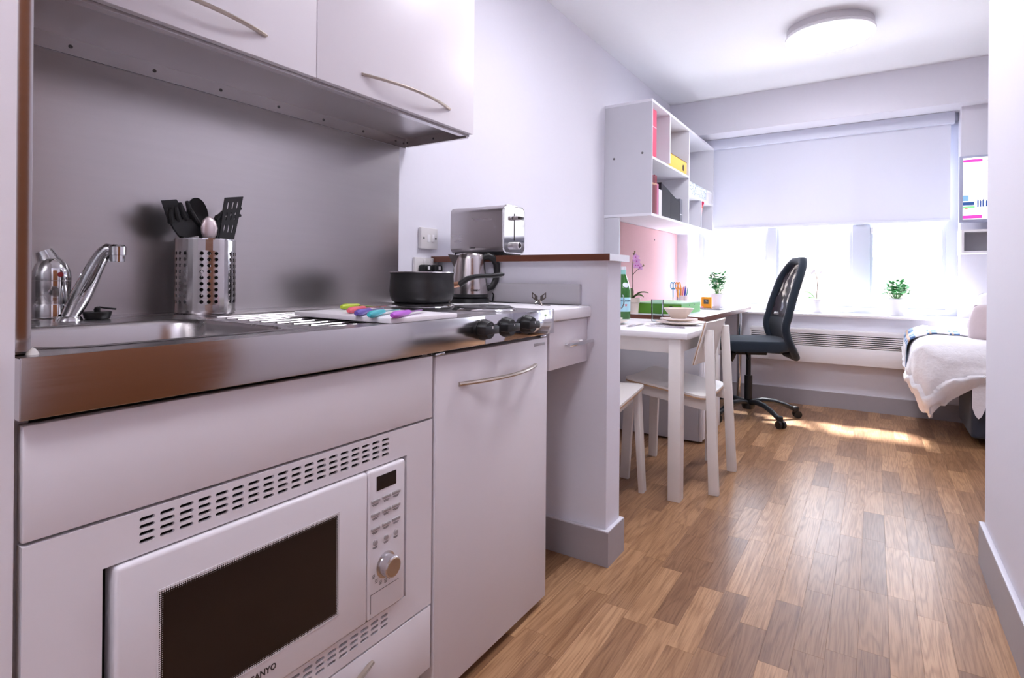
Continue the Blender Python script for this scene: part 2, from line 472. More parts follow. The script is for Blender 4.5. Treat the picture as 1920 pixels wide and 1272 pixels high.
# wooden door in the right wall beside the viewer; the steel fronts mirror it
DOORW = add_noise(mat('oak_door_veneer', (150, 98, 64), 0.4), 10, 0.14, stretch=(1, 8, 0.6))
b = B(); box(b, XR-.022, XR, .08, .14, 0, 2.10, bev=.003); box(b, XR-.022, XR, .96, 1.02, 0, 2.10, bev=.003); box(b, XR-.022, XR, .14, .96, 2.04, 2.10, bev=.003)
dr1 = struct('door_1', b, WHITE_P, label='oak veneered door with white frame in the right wall')
obj('leaf', bx(XR-.012, XR-.001, .142, .958, .006, 2.038), DOORW, dr1)
b = B(); tube(b, [(XR-.012, .90, 1.0), (XR-.055, .90, 1.0), (XR-.058, .885, 1.0), (XR-.058, .79, 1.0)], .009, 10)
obj('handle', b, CHROME, dr1)

# window --------------------------------------------------------------------
WF = mat('white_window_frame', (200, 204, 220), 0.4)
wz0, wz1 = 0.735, 2.275
b = B()
box(b, XL, 0.526, YG-.035, YG+.035, wz0, wz0+.05, bev=.004)
box(b, XL, 0.526, YG-.035, YG+.035, wz1-.06, wz1, bev=.004)
for x0, x1 in ((XL, XL+.03), (0.455, 0.526)): box(b, x0, x1, YG-.035, YG+.035, wz0+.05, wz1-.06, bev=.004)
win = struct('window_1', b, WF, label='white framed window with four panes behind a half-lowered roller blind')
for x0, x1 in ((-1.385, -1.345), (-0.790, -0.718), (-0.152, -0.030)):
    obj('mullion', bx(x0, x1, YG-.045, YG+.035, wz0+.05, wz1-.06, bev=.004), WF, win)
edges = [(XL+.03, -1.385), (-1.345, -.790), (-.718, -.152), (-.030, .455)]
for i, (x0, x1) in enumerate(edges):
    obj('pane', bx(x0, x1, YG-.003, YG+.003, wz0+.05, wz1-.06), PANE, win)
for (x0, x1) in edges[1:]:
    b = B()
    for a in ((x0-.004, x0+.022, wz0+.045, wz1-.055), (x1-.022, x1+.004, wz0+.045, wz1-.055), (x0+.0225, x1-.0225, wz0+.045, wz0+.072)):
        box(b, a[0], a[1], YG-.022, YG-.006, a[2], a[3], bev=.002)
    obj('sash', b, WF, win)
obj('window_handle', bx(-0.022, -0.006, YG-.052, YG-.022, 1.38, 1.43, bev=.004), WHITE_P, win)
obj('sill', bx(XL, XE, 5.045, YG-.03, 0.714, 0.735, bev=.006), WHITE_P, win)
bl = thing('roller_blind', 'white cloth roller blind half lowered over the window', 'blind', (-0.5, 5.345, 2.275))
obj('cassette', bx(XL+.005, 0.50, 5.30, 5.36, 2.185, 2.274, bev=.006), mat('blind_cassette', (222, 225, 240), .5), bl)
obj('cloth', bx(XL+.03, 0.478, 5.338, 5.340, 1.475, 2.19), BLIND, bl)
obj('bottom_bar', bx(XL+.03, 0.478, 5.331, 5.347, 1.455, 1.478, bev=.005), mat('blind_bar', (226, 228, 240), .4), bl)
# outside, seen blown out through the panes
ext = mat('pale_garden_brick', (220, 208, 200), .9)
N, L, pb = nodes(ext)
bt = N.new('ShaderNodeTexBrick'); bt.inputs['Scale'].default_value = 4.4
bt.inputs['Color1'].default_value = (*lin((150, 136, 126)), 1); bt.inputs['Color2'].default_value = (*lin((134, 120, 110)), 1); bt.inputs['Mortar'].default_value = (*lin((160, 152, 146)), 1)
tcx = N.new('ShaderNodeTexCoord'); mpx = N.new('ShaderNodeMapping'); mpx.inputs['Rotation'].default_value = (R(90), 0, 0)
L.new(tcx.outputs['Object'], mpx.inputs['Vector']); L.new(mpx.outputs[0], bt.inputs['Vector']); L.new(bt.outputs['Color'], pb.inputs['Base Color'])
gw = thing('garden_wall', 'low pale brick garden wall outside beyond the window', 'wall', (0, 9.5, -0.3))
obj('brickwork', bx(-7, 6, 9.5, 9.75, -0.3, 1.27), ext, gw)
obj('coping', bx(-7, 6, 9.46, 9.79, 1.27, 1.33, bev=.01), mat('stone_coping', (104, 100, 104), .9), gw)
struct('ground_outside', bx(-9, 9, 5.75, 16, -0.42, -0.3), mat('pale_paving', (222, 220, 218), .9))

# ceiling lamps ----------------------------------------------------------------
def ceiling_lamp(c, label, r=0.245):
    t = thing('ceiling_lamp', label, 'lamp', (c[0], c[1], ZC))
    obj('base_ring', lathe(B(), [(0, ZC), (r*.98, ZC), (r*.98, ZC-.04), (0, ZC-.04)], (c[0], c[1], 0), 48), mat('lamp_base', (214, 210, 214), .5), t)
    obj('rim', lathe(B(), [(0, ZC-.042), (r, ZC-.042), (r+.004, ZC-.05), (r+.002, ZC-.062), (r-.006, ZC-.064), (0, ZC-.064)], (c[0], c[1], 0), 48), WHITE_P, t)
    em = mat('lamp_diffuser', (255, 252, 248), .4, emit=LAMP_STRENGTH, emitc=(246, 246, 255))
    obj('diffuser', lathe(B(), [(r-.008, ZC-.064), (r-.02, ZC-.074), (r*.6, ZC-.082), (0, ZC-.085)], (c[0], c[1], 0), 48), em, t)
ceiling_lamp((-0.245, 4.0), 'round white ceiling lamp glowing in front of the window beam')
ceiling_lamp((-0.52, 2.08), 'round white ceiling lamp above the partition, out of the picture')
ceiling_lamp((-0.22, -0.40), 'added unseen ceiling lamp in the entrance, lighting the kitchen fronts')  # added lamp, out of view; it brightens the kitchen fronts

# =================================================================== KITCHEN
XF = -0.850            # door fronts
ZT = 0.909             # steel worktop
def bow(bm, a, b, out, r=0.006, n=22, flat=(1.0, 1.0)):
    a, b = Vector(a), Vector(b); pts = []
    for k in range(n+1):
        t = k/n; pts.append(a.lerp(b, t)+Vector(out)*(1-(2*t-1)**2))
    return tube(bm, pts, r, 8, flat=flat)

# end panel and steel side lining on the left
ep = thing('end_panel', 'tall white edged end panel at the left end of the kitchen', 'panel', (-1.2, 0.23, 0))
obj('board', bx(XL, -0.858, 0.2165, 0.2385, 0, ZC), TAN, ep)
obj('edge_strip', bx(-0.858, -0.852, 0.2160, 0.2390, 0, ZC), WHITE, ep)
sp = thing('steel_side_panel', 'narrow brushed steel side panel rising beside the sink', 'panel', (-1.2, 0.252, ZT))
obj('sheet', bx(XL, -0.885, 0.2445, 0.2600, ZT, ZC-.01), STEEL, sp)
obj('front_trim', bx(-0.885, -0.872, 0.2440, 0.2606, ZT+.004, ZC-.01, bev=.0015), STEEL_APRON, sp)
obj('sealant', lathe(B(), [(0.007, 0), (0.006, .003), (0.003, .007), (0, .009)], (-0.874, .262, ZT), 12), mat('sealant', (196, 192, 190), .5), sp)

# splashback
one('splashback', bx(XL+.0005, XL+.003, 0.261, 1.608, ZT, 1.514), STEEL, 'brushed steel splashback sheet behind the sink and hob', 'splashback')
# the joint trim at its right edge
# wall cabinets
def wall_cabinet(y0, y1, label, h0, h1):
    t = thing('wall_cabinet', label, 'cabinet', (-1.4, (y0+y1)/2, 1.56))
    b = B()
    for a in ((y0, y0+.016), (y1-.016, y1)): box(b, XL+.001, -1.262, a[0], a[1], 1.56, 2.28)
    box(b, XL+.001, -1.262, y0+.016, y1-.016, 1.56, 1.576); box(b, XL+.001, -1.262, y0+.016, y1-.016, 2.264, 2.28); box(b, XL+.001, XL+.008, y0+.016, y1-.016, 1.576, 2.264)
    obj('body', b, WHITE_EDGE, t)
    d = obj('door', bx(-1.259, -1.240, y0+.0015, y1-.0015, 1.531, 2.285, bev=.0015), WHITE, t)
    b = bow(B(), (-1.2395, h0, 1.588), (-1.2395, h1, 1.588), (.034, 0, 0), .0062, flat=(1.0, .75))
    obj('handle', b, NICKEL, d, label='bowed brushed nickel handle')
    return t
wall_cabinet(0.275, 0.9635, 'white wall cabinet above the sink, nearer the steel side panel', 0.44, 0.815)
wall_cabinet(0.9635, 1.655, 'white wall cabinet above the hob, farther from the steel side panel', 1.117, 1.514)
ct = thing('steel_canopy_tray', 'shallow steel tray lining the underside of the wall cabinets', 'panel', (-1.4, .95, 1.53))
b = B(); box(b, XL+.004, -1.262, .265, 1.652, 1.553, 1.5595)
obj('top_sheet', b, STEEL, ct)
obj('back_flange', bx(XL+.004, XL+.0062, .265, 1.640, 1.515, 1.553), STEEL_APRON, ct)
obj('side_flange', bx(XL+.0062, -1.262, 1.638, 1.641, 1.519, 1.553), STEEL, ct)
b = B(); box(b, -1.2625, -1.2595, .265, 1.652, 1.526, 1.553); box(b, -1.282, -1.2595, .265, 1.652, 1.5235, 1.526); box(b, XL+.0062, -1.2625, 1.641, 1.652, 1.519, 1.5215)
obj('front_lip', b, STEEL_APRON, ct)
for y_ in (0.535, 0.715, 0.890, 1.075, 1.245, 1.420, 1.585):
    obj('screw', lathe(B(), [(.0045, 0), (.0045, .001), (.003, .0022), (.0014, .0018), (0, .001)], (XL+.0062, y_, 1.534), 12, axis='x'), DARKMETAL, ct)
for x_ in (-1.555, -1.42, -1.295):
    obj('screw', lathe(B(), [(.004, 0), (.004, -.001), (.0014, -.002), (0, -.001)], (x_, 1.638, 1.536), 12, axis='y'), DARKMETAL, ct)

# ---- steel worktop with sink, drainer and hob
wt = thing('steel_worktop', 'stainless steel worktop with sink bowl, ribbed drainer and two hotplates', 'worktop', (-1.2, .9, .835))
bowl_o = rrect(-1.285, -0.905, 0.275, 0.672, 0.075, 8)
drain_o = rrect(-1.40, -0.900, 0.715, 1.165, 0.05, 6)
b = B()
def loop(bm, pts, z):
    v = [bm.verts.new((p[0], p[1], z)) for p in pts]
    return v, [bm.edges.new((v[i], v[(i+1) % len(v)])) for i in range(len(v))]
_, e0 = loop(b, [(XL+.003, .2606), (-0.871, .2606), (-0.871, .2392), (-0.838, .2392), (-0.838, 1.535), (XL+.003, 1.535)], ZT)
v1, e1 = loop(b, bowl_o, ZT); v2, e2 = loop(b, drain_o, ZT)
bmesh.ops.triangle_fill(b, use_beauty=True, use_dissolve=False, edges=e0+e1+e2)
def bridge(bm, A, Bq):
    n = len(A)
    for i in range(n): face(bm, (A[i], A[(i+1) % n], Bq[(i+1) % n], Bq[i]))
def shrink(pts, d):
    cx = sum(p[0] for p in pts)/len(pts); cy = sum(p[1] for p in pts)/len(pts)
    hx = max(p[0] for p in pts)-cx; hy = max(p[1] for p in pts)-cy
    return [(cx+(p[0]-cx)*(hx-d)/hx, cy+(p[1]-cy)*(hy-d)/hy) for p in pts]
prev = v2
for d_, z_ in ((.004, -.002), (.010, -.007)):
    nv_ = [b.verts.new((p[0], p[1], ZT+z_)) for p in shrink(drain_o, d_)]
    bridge(b, prev, nv_); prev = nv_
face(b, prev)
obj('deck', b, STEEL_TOP, wt, smooth=50)
b = B()
rim0 = [b.verts.new((p[0], p[1], ZT+.0006)) for p in shrink(bowl_o, -.008)]
prev = [b.verts.new((p[0], p[1], ZT+.0022)) for p in shrink(bowl_o, -.003)]
bridge(b, rim0, prev)
for d_, z_ in ((.003, .0), (.008, -.008), (.014, -.06), (.020, -.125), (.030, -.145), (.055, -.152)):
    nv_ = [b.verts.new((p[0], p[1], ZT+z_)) for p in shrink(bowl_o, d_)]
    bridge(b, prev, nv_); prev = nv_
face(b, prev)
bw = obj('sink_bowl', b, STEEL_TOP, wt, smooth=60)
obj('waste', lathe(B(), [(.038, 0), (.038, .002), (.028, .003), (.022, -.002), (0, -.002)], (-1.09, .47, ZT-.1515), 24), CHROME, bw)
for k in range(9):
    xx = -1.36+k*.052
    b = B(); tube(b, [(xx, .75+.01*abs(k-4)*.4, ZT-.0052), (xx, 1.13, ZT-.0048)], .005, 8, flat=(1, .5))
    obj('drainer_rib', b, STEEL_TOP, wt)
obj('front_apron', bx(-0.838, -0.835, .2392, 1.170, .836, ZT+.001, bev=.001), STEEL_APRON, wt)
obj('apron_side', bx(-0.871, -0.8355, .2390, .2410, .837, ZT), STEEL_APRON, wt)
obj('apron_return', bx(-0.858, -0.838, .2392, 1.535, .836, .840), STEEL_APRON, wt)
cpn = obj('control_panel', bx(-0.838, -0.8345, 1.1705, 1.535, .836, ZT+.001, bev=.001), MIRROR, wt)
for c, r_ in (((-1.000, 1.395), .085), ((-1.268, 1.412), .098)):
    h = obj('hotplate', lathe(B(), [(0, .012), (r_*.18, .012), (r_*.2, .0105), (r_*.55, .011), (r_*.57, .012), (r_*.93, .012), (r_, .0085), (r_, .001)], (*c, ZT), 40), DARKMETAL, wt)
    obj('trim_ring', lathe(B(), [(r_+.001, .001), (r_+.001, .006), (r_+.006, .0065), (r_+.014, .002), (r_+.015, .0005)], (*c, ZT), 40), CHROME, h)
for q_ in ((914, 619), (955, 614), (994, 609)):
    q_ = P(*q_, x=-.820); y_, z_ = q_.y, q_.z
    b = lathe(B(), [(.0270, -.8345), (.0270, -.829), (.0250, -.826), (.0225, -.812), (.0205, -.8100), (0, -.8100)], (0, y_, z_), 28, axis='x')
    k_ = obj('knob', b, BLACK, wt)
    obj('grip', bx(-.830, -.8035, y_-.0305, y_+.0305, z_-.0105, z_+.0105, bev=.003), BLACK, k_)
    obj('pointer', bx(-.8037, -.8030, y_-.0012, y_+.0012, z_+.004, z_+.010), WHITE_P, k_)

# ---- microwave cabinet
mc = thing('base_cabinet', 'white base cabinet under the sink that houses the microwave', 'cabinet', (-1.2, .615, 0))
b = B(); box(b, -1.50, -.872, .2420, .258, .10, .832); box(b, -1.50, -.872, .974, .990, .10, .832); box(b, -1.50, -.872, .258, .974, .10, .116); box(b, -1.50, -1.484, .258, .974, .116, .832)
box(b, -1.484, -.872, .258, .974, .245, .256); box(b, -1.484, -.872, .258, .974, .676, .687)
obj('carcass', b, WHITE_EDGE, mc)
obj('plinth', bx(-1.45, -.905, .2420, .990, 0, .10), GREYLAM, mc)
obj('shadow_gap', bx(-.885, -.874, .2425, .9895, .115, .835), VOID, mc)
obj('fascia_panel', bx(-.869, XF, .2465, .9845, .686, .8265, bev=.0015), WHITE, mc)
# frame panel with vent slots around the microwave
FY0, FY1, FZ0, FZ1 = .2465, .9845, .2590, .6815
MY0, MY1, MZ0, MZ1 = .330, .902, .3145, .6205            # opening
pit = (.8385-.3838)/17
def slotrows(zs): return zs
ue = [FY0]+[.3838+pit*(k-.5) for k in range(19)]+[FY1]
tz = [.6690, .6588, .6486, .6384]; dzz = .0051
ve_top = [MZ1]+[z-dzz for z in tz[::-1]]+[tz[0]+dzz]+[FZ1]
bz = [.3030, .2925, .2820]
ve_bot = [FZ0]+[z-.00525 for z in bz[::-1]]+[bz[0]+.00525]+[MZ0]
Mx = lambda u, v, w: Vector((XF-w, u, v))
b = B()
perforated(b, ue, ve_top, lambda i, j: (.0100, .0029) if 1 <= i <= 18 and 1 <= j <= 4 else None, Mx, .006)
perforated(b, ue, ve_bot, lambda i, j: (.0100, .0029) if 1 <= i <= 18 and 1 <= j <= 3 else None, Mx, .006)
for y0, y1 in ((FY0, MY0), (MY1, FY1)):
    face(b, [b.verts.new(Mx(*q, 0)) for q in ((y0, MZ0), (y1, MZ0), (y1, MZ1), (y0, MZ1))])
# rims of the panel
def rim(bm, y0, y1, z0, z1, d):
    c = [(y0, z0), (y1, z0), (y1, z1), (y0, z1)]
    for i in range(4):
        a, q = c[i], c[(i+1) % 4]
        face(bm, [bm.verts.new(p) for p in (Mx(*a, 0), Mx(*q, 0), Mx(*q, d), Mx(*a, d))])
rim(b, FY0, FY1, FZ0, FZ1, .018); rim(b, MY0, MY1, MZ0, MZ1, .018)
obj('vented_frame', b, WHITE, mc, smooth=0, label='white frame panel with rows of vent slots')
b = B(); box(b, -.8725, -.868, FY0+.002, FY1-.002, MZ1, FZ1-.002); box(b, -.8725, -.868, FY0+.002, FY1-.002, FZ0+.002, MZ0)
obj('vent_backing', b, VOID, mc)
dr = obj('drawer_front', bx(-.869, XF, .2465, .9845, .112, .2545, bev=.0015), WHITE, mc)
obj('handle', bow(B(), (-.8495, .44, .226), (-.8495, .805, .226), (.034, 0, 0), .0062, flat=(1, .75)), NICKEL, dr, label='bowed brushed nickel handle')

# ---- microwave
MWB = mat('microwave_white', (228, 223, 228), .3)
mw = thing('microwave', 'white built-in microwave oven with dark window and control panel', 'microwave', (-1.1, .62, .3165))
obj('body', bx(-1.22, -.880, MY0+.012, MY1-.010, .3165, MZ1-.006), VOID, mw)
XM = -.842
d0, d1 = .3425, .7845
def rounded_slab(y0, y1, z0, z1, x0, x1, bev=.006):
    return bx(x0, x1, y0, y1, z0, z1, bev=bev, seg=3)
md = obj('door', rounded_slab(d0, d1, .3185, .6175, -.882, XM), MWB, mw)
# window: dark glass with a dotted border fading to white
wm = mat('dotted_dark_window', (32, 24, 22), .16)
N, L, pb = nodes(wm)
g = N.new('ShaderNodeTexCoord'); sx = N.new('ShaderNodeSeparateXYZ'); L.new(g.outputs['Object'], sx.inputs[0])
WY0, WY1, WZ0, WZ1 = .3935, .7130, .3705, .5650
def mth(op, a, b_=None, c_=None):
    n = N.new('ShaderNodeMath'); n.operation = op
    for i, q in enumerate((a, b_, c_)):
        if q is None: continue
        if isinstance(q, (int, float)): n.inputs[i].default_value = q
        else: L.new(q, n.inputs[i])
    return n.outputs[0]
oy, oz = .62, .3165                                   # object space is measured from the microwave's base
yy = mth('ADD', sx.outputs['Y'], oy); zz = mth('ADD', sx.outputs['Z'], oz)
dy = mth('MINIMUM', mth('SUBTRACT', yy, WY0), mth('SUBTRACT', WY1, yy)); dz_ = mth('MINIMUM', mth('SUBTRACT', zz, WZ0), mth('SUBTRACT', WZ1, zz))
dist = mth('MINIMUM', dy, dz_)
k = 2*math.pi/.0042
dots = mth('MULTIPLY', mth('SINE', mth('MULTIPLY', mth('ADD', yy, zz), k*.7071)), mth('SINE', mth('MULTIPLY', mth('SUBTRACT', yy, zz), k*.7071)))
th = mth('SUBTRACT', mth('MULTIPLY', mth('SUBTRACT', 1.0, mth('DIVIDE', dist, .0085)), 2.0), 1.0)
msk = mth('GREATER_THAN', th, dots)
mxn = N.new('ShaderNodeMix'); mxn.data_type = 'RGBA'; mxn.inputs[6].default_value = (*lin((34, 25, 23)), 1); mxn.inputs[7].default_value = (*lin((222, 218, 222)), 1)
L.new(msk, mxn.inputs[0]); L.new(mxn.outputs[2], pb.inputs['Base Color'])
obj('window', bx(XM-.002, XM+.0008, WY0, WY1, WZ0, WZ1), wm, md, smooth=0)
text('brand_lettering', 'SANYO', .0150, (XM+.0002, .536, .3480), (0, 1, 0), (0, 0, 1), DARKTXT, md, bold=True, xscale=.92)
mp_ = obj('control_panel', rounded_slab(.7855, .8905, .3185, .6175, -.882, XM), MWB, mw)
obj('display', bx(XM-.002, XM+.0008, .8065, .8615, .5735, .6025), DARKGLASS, mp_)
BTN = mat('grey_button', (166, 158, 160), .35)
for r_, zr in enumerate((.5555, .5280, .4995)):
    for c_, yc in enumerate((.8035, .8335, .8615)):
        obj('button', bx(XM-.001, XM+.003, yc-.0115, yc+.0115, zr-.003, zr+.003, bev=.0012), BTN, mp_)
        b = B(); box(b, XM, XM+.0003, yc-.0085, yc+.0085, zr-.0078, zr-.0066); box(b, XM, XM+.0003, yc-.006, yc+.006, zr-.0100, zr-.0088); obj('button_caption', b, GREYTXT, mp_)
for yc in (.8035, .8335, .8615):
    obj('button', lathe(B(), [(.0058, XM-.001), (.0058, XM+.002), (.0048, XM+.003), (0, XM+.003)], (0, yc, .4710), 16, axis='x'), BTN, mp_)
    b = B(); box(b, XM, XM+.0003, yc-.0065, yc+.0065, .4615, .4627); box(b, XM, XM+.0003, yc-.005, yc+.005, .4593, .4605); obj('button_caption', b, GREYTXT, mp_)
kn = obj('dial', lathe(B(), [(.0265, XM-.001), (.0265, XM+.001), (.0215, XM+.002), (.0215, XM+.021), (.0195, XM+.023), (0, XM+.023)], (0, .8340, .4150), 40, axis='x'), mat('silver_dial', (206, 202, 204), .25, metal=.9), mp_)
obj('dial_face', lathe(B(), [(.0185, XM+.023), (.0180, XM+.0236), (0, XM+.0236)], (0, .8340, .4150), 40, axis='x'), NICKEL, kn)
for k_ in range(7):
    a = R(200+k_*23); yc, zc = .834+.036*math.cos(a), .415+.034*math.sin(a)
    b = B()
    for q_ in (-.003, 0, .003): box(b, XM, XM+.0003, yc-.0035, yc+.0035, zc+q_-.0006, zc+q_+.0006)
    obj('dial_mark', b, GREYTXT, mp_)
b = B(); box(b, XM, XM+.0006, .792, .871, .3688, .3698); box(b, XM, XM+.0006, .792, .793, .332, .3698)
obj('flap_outline', b, GREYTXT, mp_)

# ---- fridge
fr = thing('fridge', 'white undercounter fridge with a bowed handle beside the microwave cabinet', 'fridge', (-1.2, 1.26, 0))
obj('body', bx(-1.46, -.902, 1.000, 1.5205, .02, .830, bev=.004), WHITE_P, fr)
fd = obj('door', bx(-.896, XF, .9965, 1.5230, .022, .8235, bev=.003), WHITE, fr)
obj('handle', bow(B(), (-.8495, 1.081, .7465), (-.8495, 1.450, .7465), (.036, 0, 0), .0066, flat=(1, .8)), NICKEL, fd, label='bowed brushed nickel handle')
obj('badge', bx(XF-.001, XF+.0012, 1.4420, 1.5060, .8020, .8105, bev=.001), mat('badge_silver', (190, 188, 192), .4, metal=.4), fd)
obj('gasket', bx(-.902, -.896, 1.005, 1.516, .03, .815), mat('gasket_grey', (150, 146, 150), .6), fr)
for yy_ in (1.03, 1.49):
    for xx_ in (-1.42, -.93): obj('foot', lathe(B(), [(.016, 0), (.016, .02)], (xx_, yy_, 0), 12), BLACK, fr)
obj('hinge', bx(-.885, -.852, .997, 1.030, .8245, .8300, bev=.001), CHROME, fr)
obj('hinge_pin', bx(-.875, -.852, 1.485, 1.520, .8245, .8295, bev=.001), CHROME, fr)

# ---- white counter with the small drawer
wc = thing('white_counter', 'short white laminate counter between the hob and the partition', 'worktop', (-1.2, 1.68, .868))
b = B()
prof = [(XL+.001, .8675), (-.856, .8675), (-.8485, .872), (-.846, .888), (-.8485, .904), (-.856, .9085), (XL+.001, .9085)]
prism(b, prof, 'y', 1.5365, 1.834)
obj('top', b, WHITE_P, wc, smooth=50)
obj('upstand', bx(XL+.001, -.885, 1.8180, 1.8345, .9095, .985, bev=.002), add_noise(mat('grey_upstand', (190, 187, 192), .5), 20, .02), wc)
obj('sealant_line', bx(XL+.001, -.885, 1.8150, 1.8180, .9085, .9110), VOID, wc)
dc = thing('drawer_unit', 'small white drawer hung under the short white counter', 'drawer', (-1.1, 1.695, .712))
obj('box', bx(-1.40, -.881, 1.552, 1.828, .716, .862), WHITE_EDGE, dc)
df = obj('drawer_front', bx(-.880, -.861, 1.556, 1.834, .7115, .8655, bev=.002), WHITE, dc)
b = B(); tube(b, [(-.836, 1.640, .786), (-.836, 1.826, .786)], .0065, 10)
for y_ in (1.665, 1.800): tube(b, [(-.862, y_, .786), (-.836, y_, .786)], .0045, 8)
obj('handle', b, CHROME, df, label='straight steel bar handle')

# ---- ledge on the partition
lg = thing('partition_ledge', 'dark brown edged ledge board capping the low partition', 'shelf', (-1.15, 1.9, 1.068))
obj('board', bx(XL+.001, -.765, 1.806, 1.990, 1.068, 1.092), mat('ledge_top', (222, 218, 226), .35), lg)
obj('edge_strip', bx(XL+.001, -.765, 1.8035, 1.806, 1.068, 1.092), BROWN, lg)

# ---- sockets
PLATE = mat('white_socket_plastic', (226, 222, 222), .35)
sw = thing('fused_switch', 'white square fused switch plate on the wall above the pan', 'switch', (XL, 1.774, 1.125))
obj('plate', bx(XL, XL+.018, 1.722, 1.826, 1.122, 1.210, bev=.004), PLATE, sw)
obj('rocker', bx(XL+.016, XL+.023, 1.785, 1.799, 1.150, 1.182, bev=.002), WHITE_P, sw)
obj('fuse_carrier', bx(XL+.016, XL+.0195, 1.758, 1.776, 1.150, 1.182, bev=.001), WHITE_P, sw)
for y_ in (1.738, 1.812): obj('screw', lathe(B(), [(.0045, .018), (.0045, .0190), (0, .0185)], (XL, y_, 1.166), 10, axis='x'), DARKMETAL, sw)
so = thing('double_socket', 'white double wall socket behind the pan with two black plugs', 'socket', (XL, 1.762, 1.0))
obj('plate', bx(XL, XL+.014, 1.690, 1.832, 1.000, 1.086, bev=.004), PLATE, so)
for y_ in (1.747, 1.790): obj('rocker', bx(XL+.012, XL+.019, y_-.006, y_+.006, 1.055, 1.078, bev=.002), WHITE_P, so)
for i, y_ in enumerate((1.733, 1.800)):
    b = bx(XL+.0145, XL+.050, y_-.024, y_+.024, 1.008, 1.056, bev=.008, seg=3)
    pl = one('plug', b, BLACK, ('black plug in the half of the double socket nearer the splashback', 'black plug in the half of the double socket nearer the partition')[i], 'plug', 'black plugs in the double socket')
    obj('plug_label', bx(XL+.0495, XL+.0506, y_-.006, y_+.008, 1.036, 1.050), WHITE_P, pl)

# ---- mixer tap
tp = thing('mixer_tap', 'chrome lever mixer tap with slanted spout at the back of the sink', 'tap', (-1.47, .475, ZT))
tc_ = (-1.475, .474, ZT)
obj('body', lathe(B(), [(.036, 0), (.036, .004), (.0335, .006), (.0335, .034), (.033, .035), (.0335, .036), (.0335, .084)], tc_, 32), CHROME, tp)
cap = obj('lever_cap', lathe(B(), [(.0335, .085), (.034, .092), (.033, .104), (.027, .120), (.019, .131), (.0, .134)], tc_, 32), CHROME, tp)
b = B(); tube(b, [Vector(tc_)+Vector(p) for p in ((.0, -.002, .118), (-.004, -.006, .134), (-.006, -.012, .148))], [.022, .019, .0155], 14)
obj('lever', b, CHROME, cap)
obj('hot_mark', lathe(B(), [(.0052, .0335), (.0052, .0355), (0, .0358)], (tc_[0], tc_[1]+.004, tc_[2]+.098), 14, axis='x'), REDDOT, cap)
s0 = Vector((-1.435, .492, ZT)); s1 = P(203, 468, x=-1.375)
b = B(); pts = []
for k in range(13):
    t = k/12; q = (s0+Vector((0, 0, .008))).lerp(s1, t); q.z += .030*math.sin(math.pi*t)*t*t; pts.append(q)
pts.append(s1+Vector((.012, .012, -.001)))
tube(b, pts, [.015, .0165, .018, .019, .019, .0185, .018, .017, .016, .015, .0145, .014, .0135, .011], 16)
obj('spout', b, CHROME, tp, smooth=60)
obj('spout_foot', lathe(B(), [(.024, 0), (.022, .006), (.018, .01), (0, .01)], s0, 24), CHROME, tp)
n0 = s1+Vector((.012, .012, 0))
obj('nozzle', lathe(B(), [(0, .011), (.013, .0105), (.0165, .006), (.0165, -.012), (.0145, -.0125), (.0145, -.026), (.011, -.026), (.011, -.02), (0, -.02)], n0, 24), CHROME, tp)

# ---- sink plug
pc = P(183, 588, z=ZT); pc = Vector((-1.44, .545, ZT))
pg = thing('sink_plug', 'black rubber sink plug lying on the steel deck behind the sink', 'plug', pc)
obj('stopper', lathe(B(), [(.0, .0), (.021, .0), (.024, .003), (.027, .015), (.0255, .017), (.006, .015), (.006, .019), (0, .02)], pc, 24), BLACK, pg)
b = B(); tube(b, [pc+Vector(p) for p in ((-.006, -.004, .019), (.0, .004, .026), (.004, .014, .024), (.006, .034, .021))], .0022, 6)
lathe(b, [(0, -.006), (.005, -.003), (.006, .0), (.005, .004), (0, .006)], pc+Vector((0, .0, .022)), 10)
obj('chain', b, BLACK, pg)

# ---- utensil holder
hc = Vector((-1.462, .795, ZT)); hr, hh = .070, .186
uh = thing('utensil_holder', 'perforated brushed steel utensil holder beside the sink', 'holder', hc)
th0 = R(-100); nst = 40
groups = []
# columns of holes come in threes around the drum
ue = []; flags = []
a = 0.0; pat = (0.34, (.235, .235, .235))
per = .34+3*.235; ncy = 6; sc = 2*math.pi*hr/(per*ncy)
for g_ in range(ncy):
    for q in range(2): ue.append(a); flags.append(False); a += .17*sc
    for q in range(3): ue.append(a); flags.append(True); a += .235*sc
ue.append(2*math.pi*hr)
vh = [0.0, .008, .020]+[.020+.0152*(k+1) for k in range(9)]+[.176, hh]
phase = R(-62)
def Mh(u, v, w): return hc+Vector(((hr-w)*math.cos(u/hr+phase), (hr-w)*math.sin(u/hr+phase), v+.004))
b = B(); perforated(b, ue, vh, lambda i, j: (.0046, .0046) if flags[i] and 2 <= j <= 10 else None, Mh, .0012, n=12)
# scale the round hole width from angle to arc
obj('drum', b, STEEL_APRON, uh, smooth=50)
b = lathe(B(), [(hr-.0012, .004), (hr-.0012, hh+.0035), (hr+.0004, hh+.0045), (hr+.001, hh+.003)], hc, 48)
b2 = B(); lathe(b2, [(0, .012), (hr-.002, .012), (hr-.002, .006), (hr+.0006, .004), (hr+.0006, .010), (hr-.004, .0), (0, .0)], hc, 48)
obj('base', b2, STEEL_APRON, uh)
obj('rim', lathe(B(), [(hr-.002, hh+.002), (hr-.001, hh+.0048), (hr+.0008, hh+.0048), (hr+.001, hh+.002)], hc, 48), CHROME, uh)
b.free()
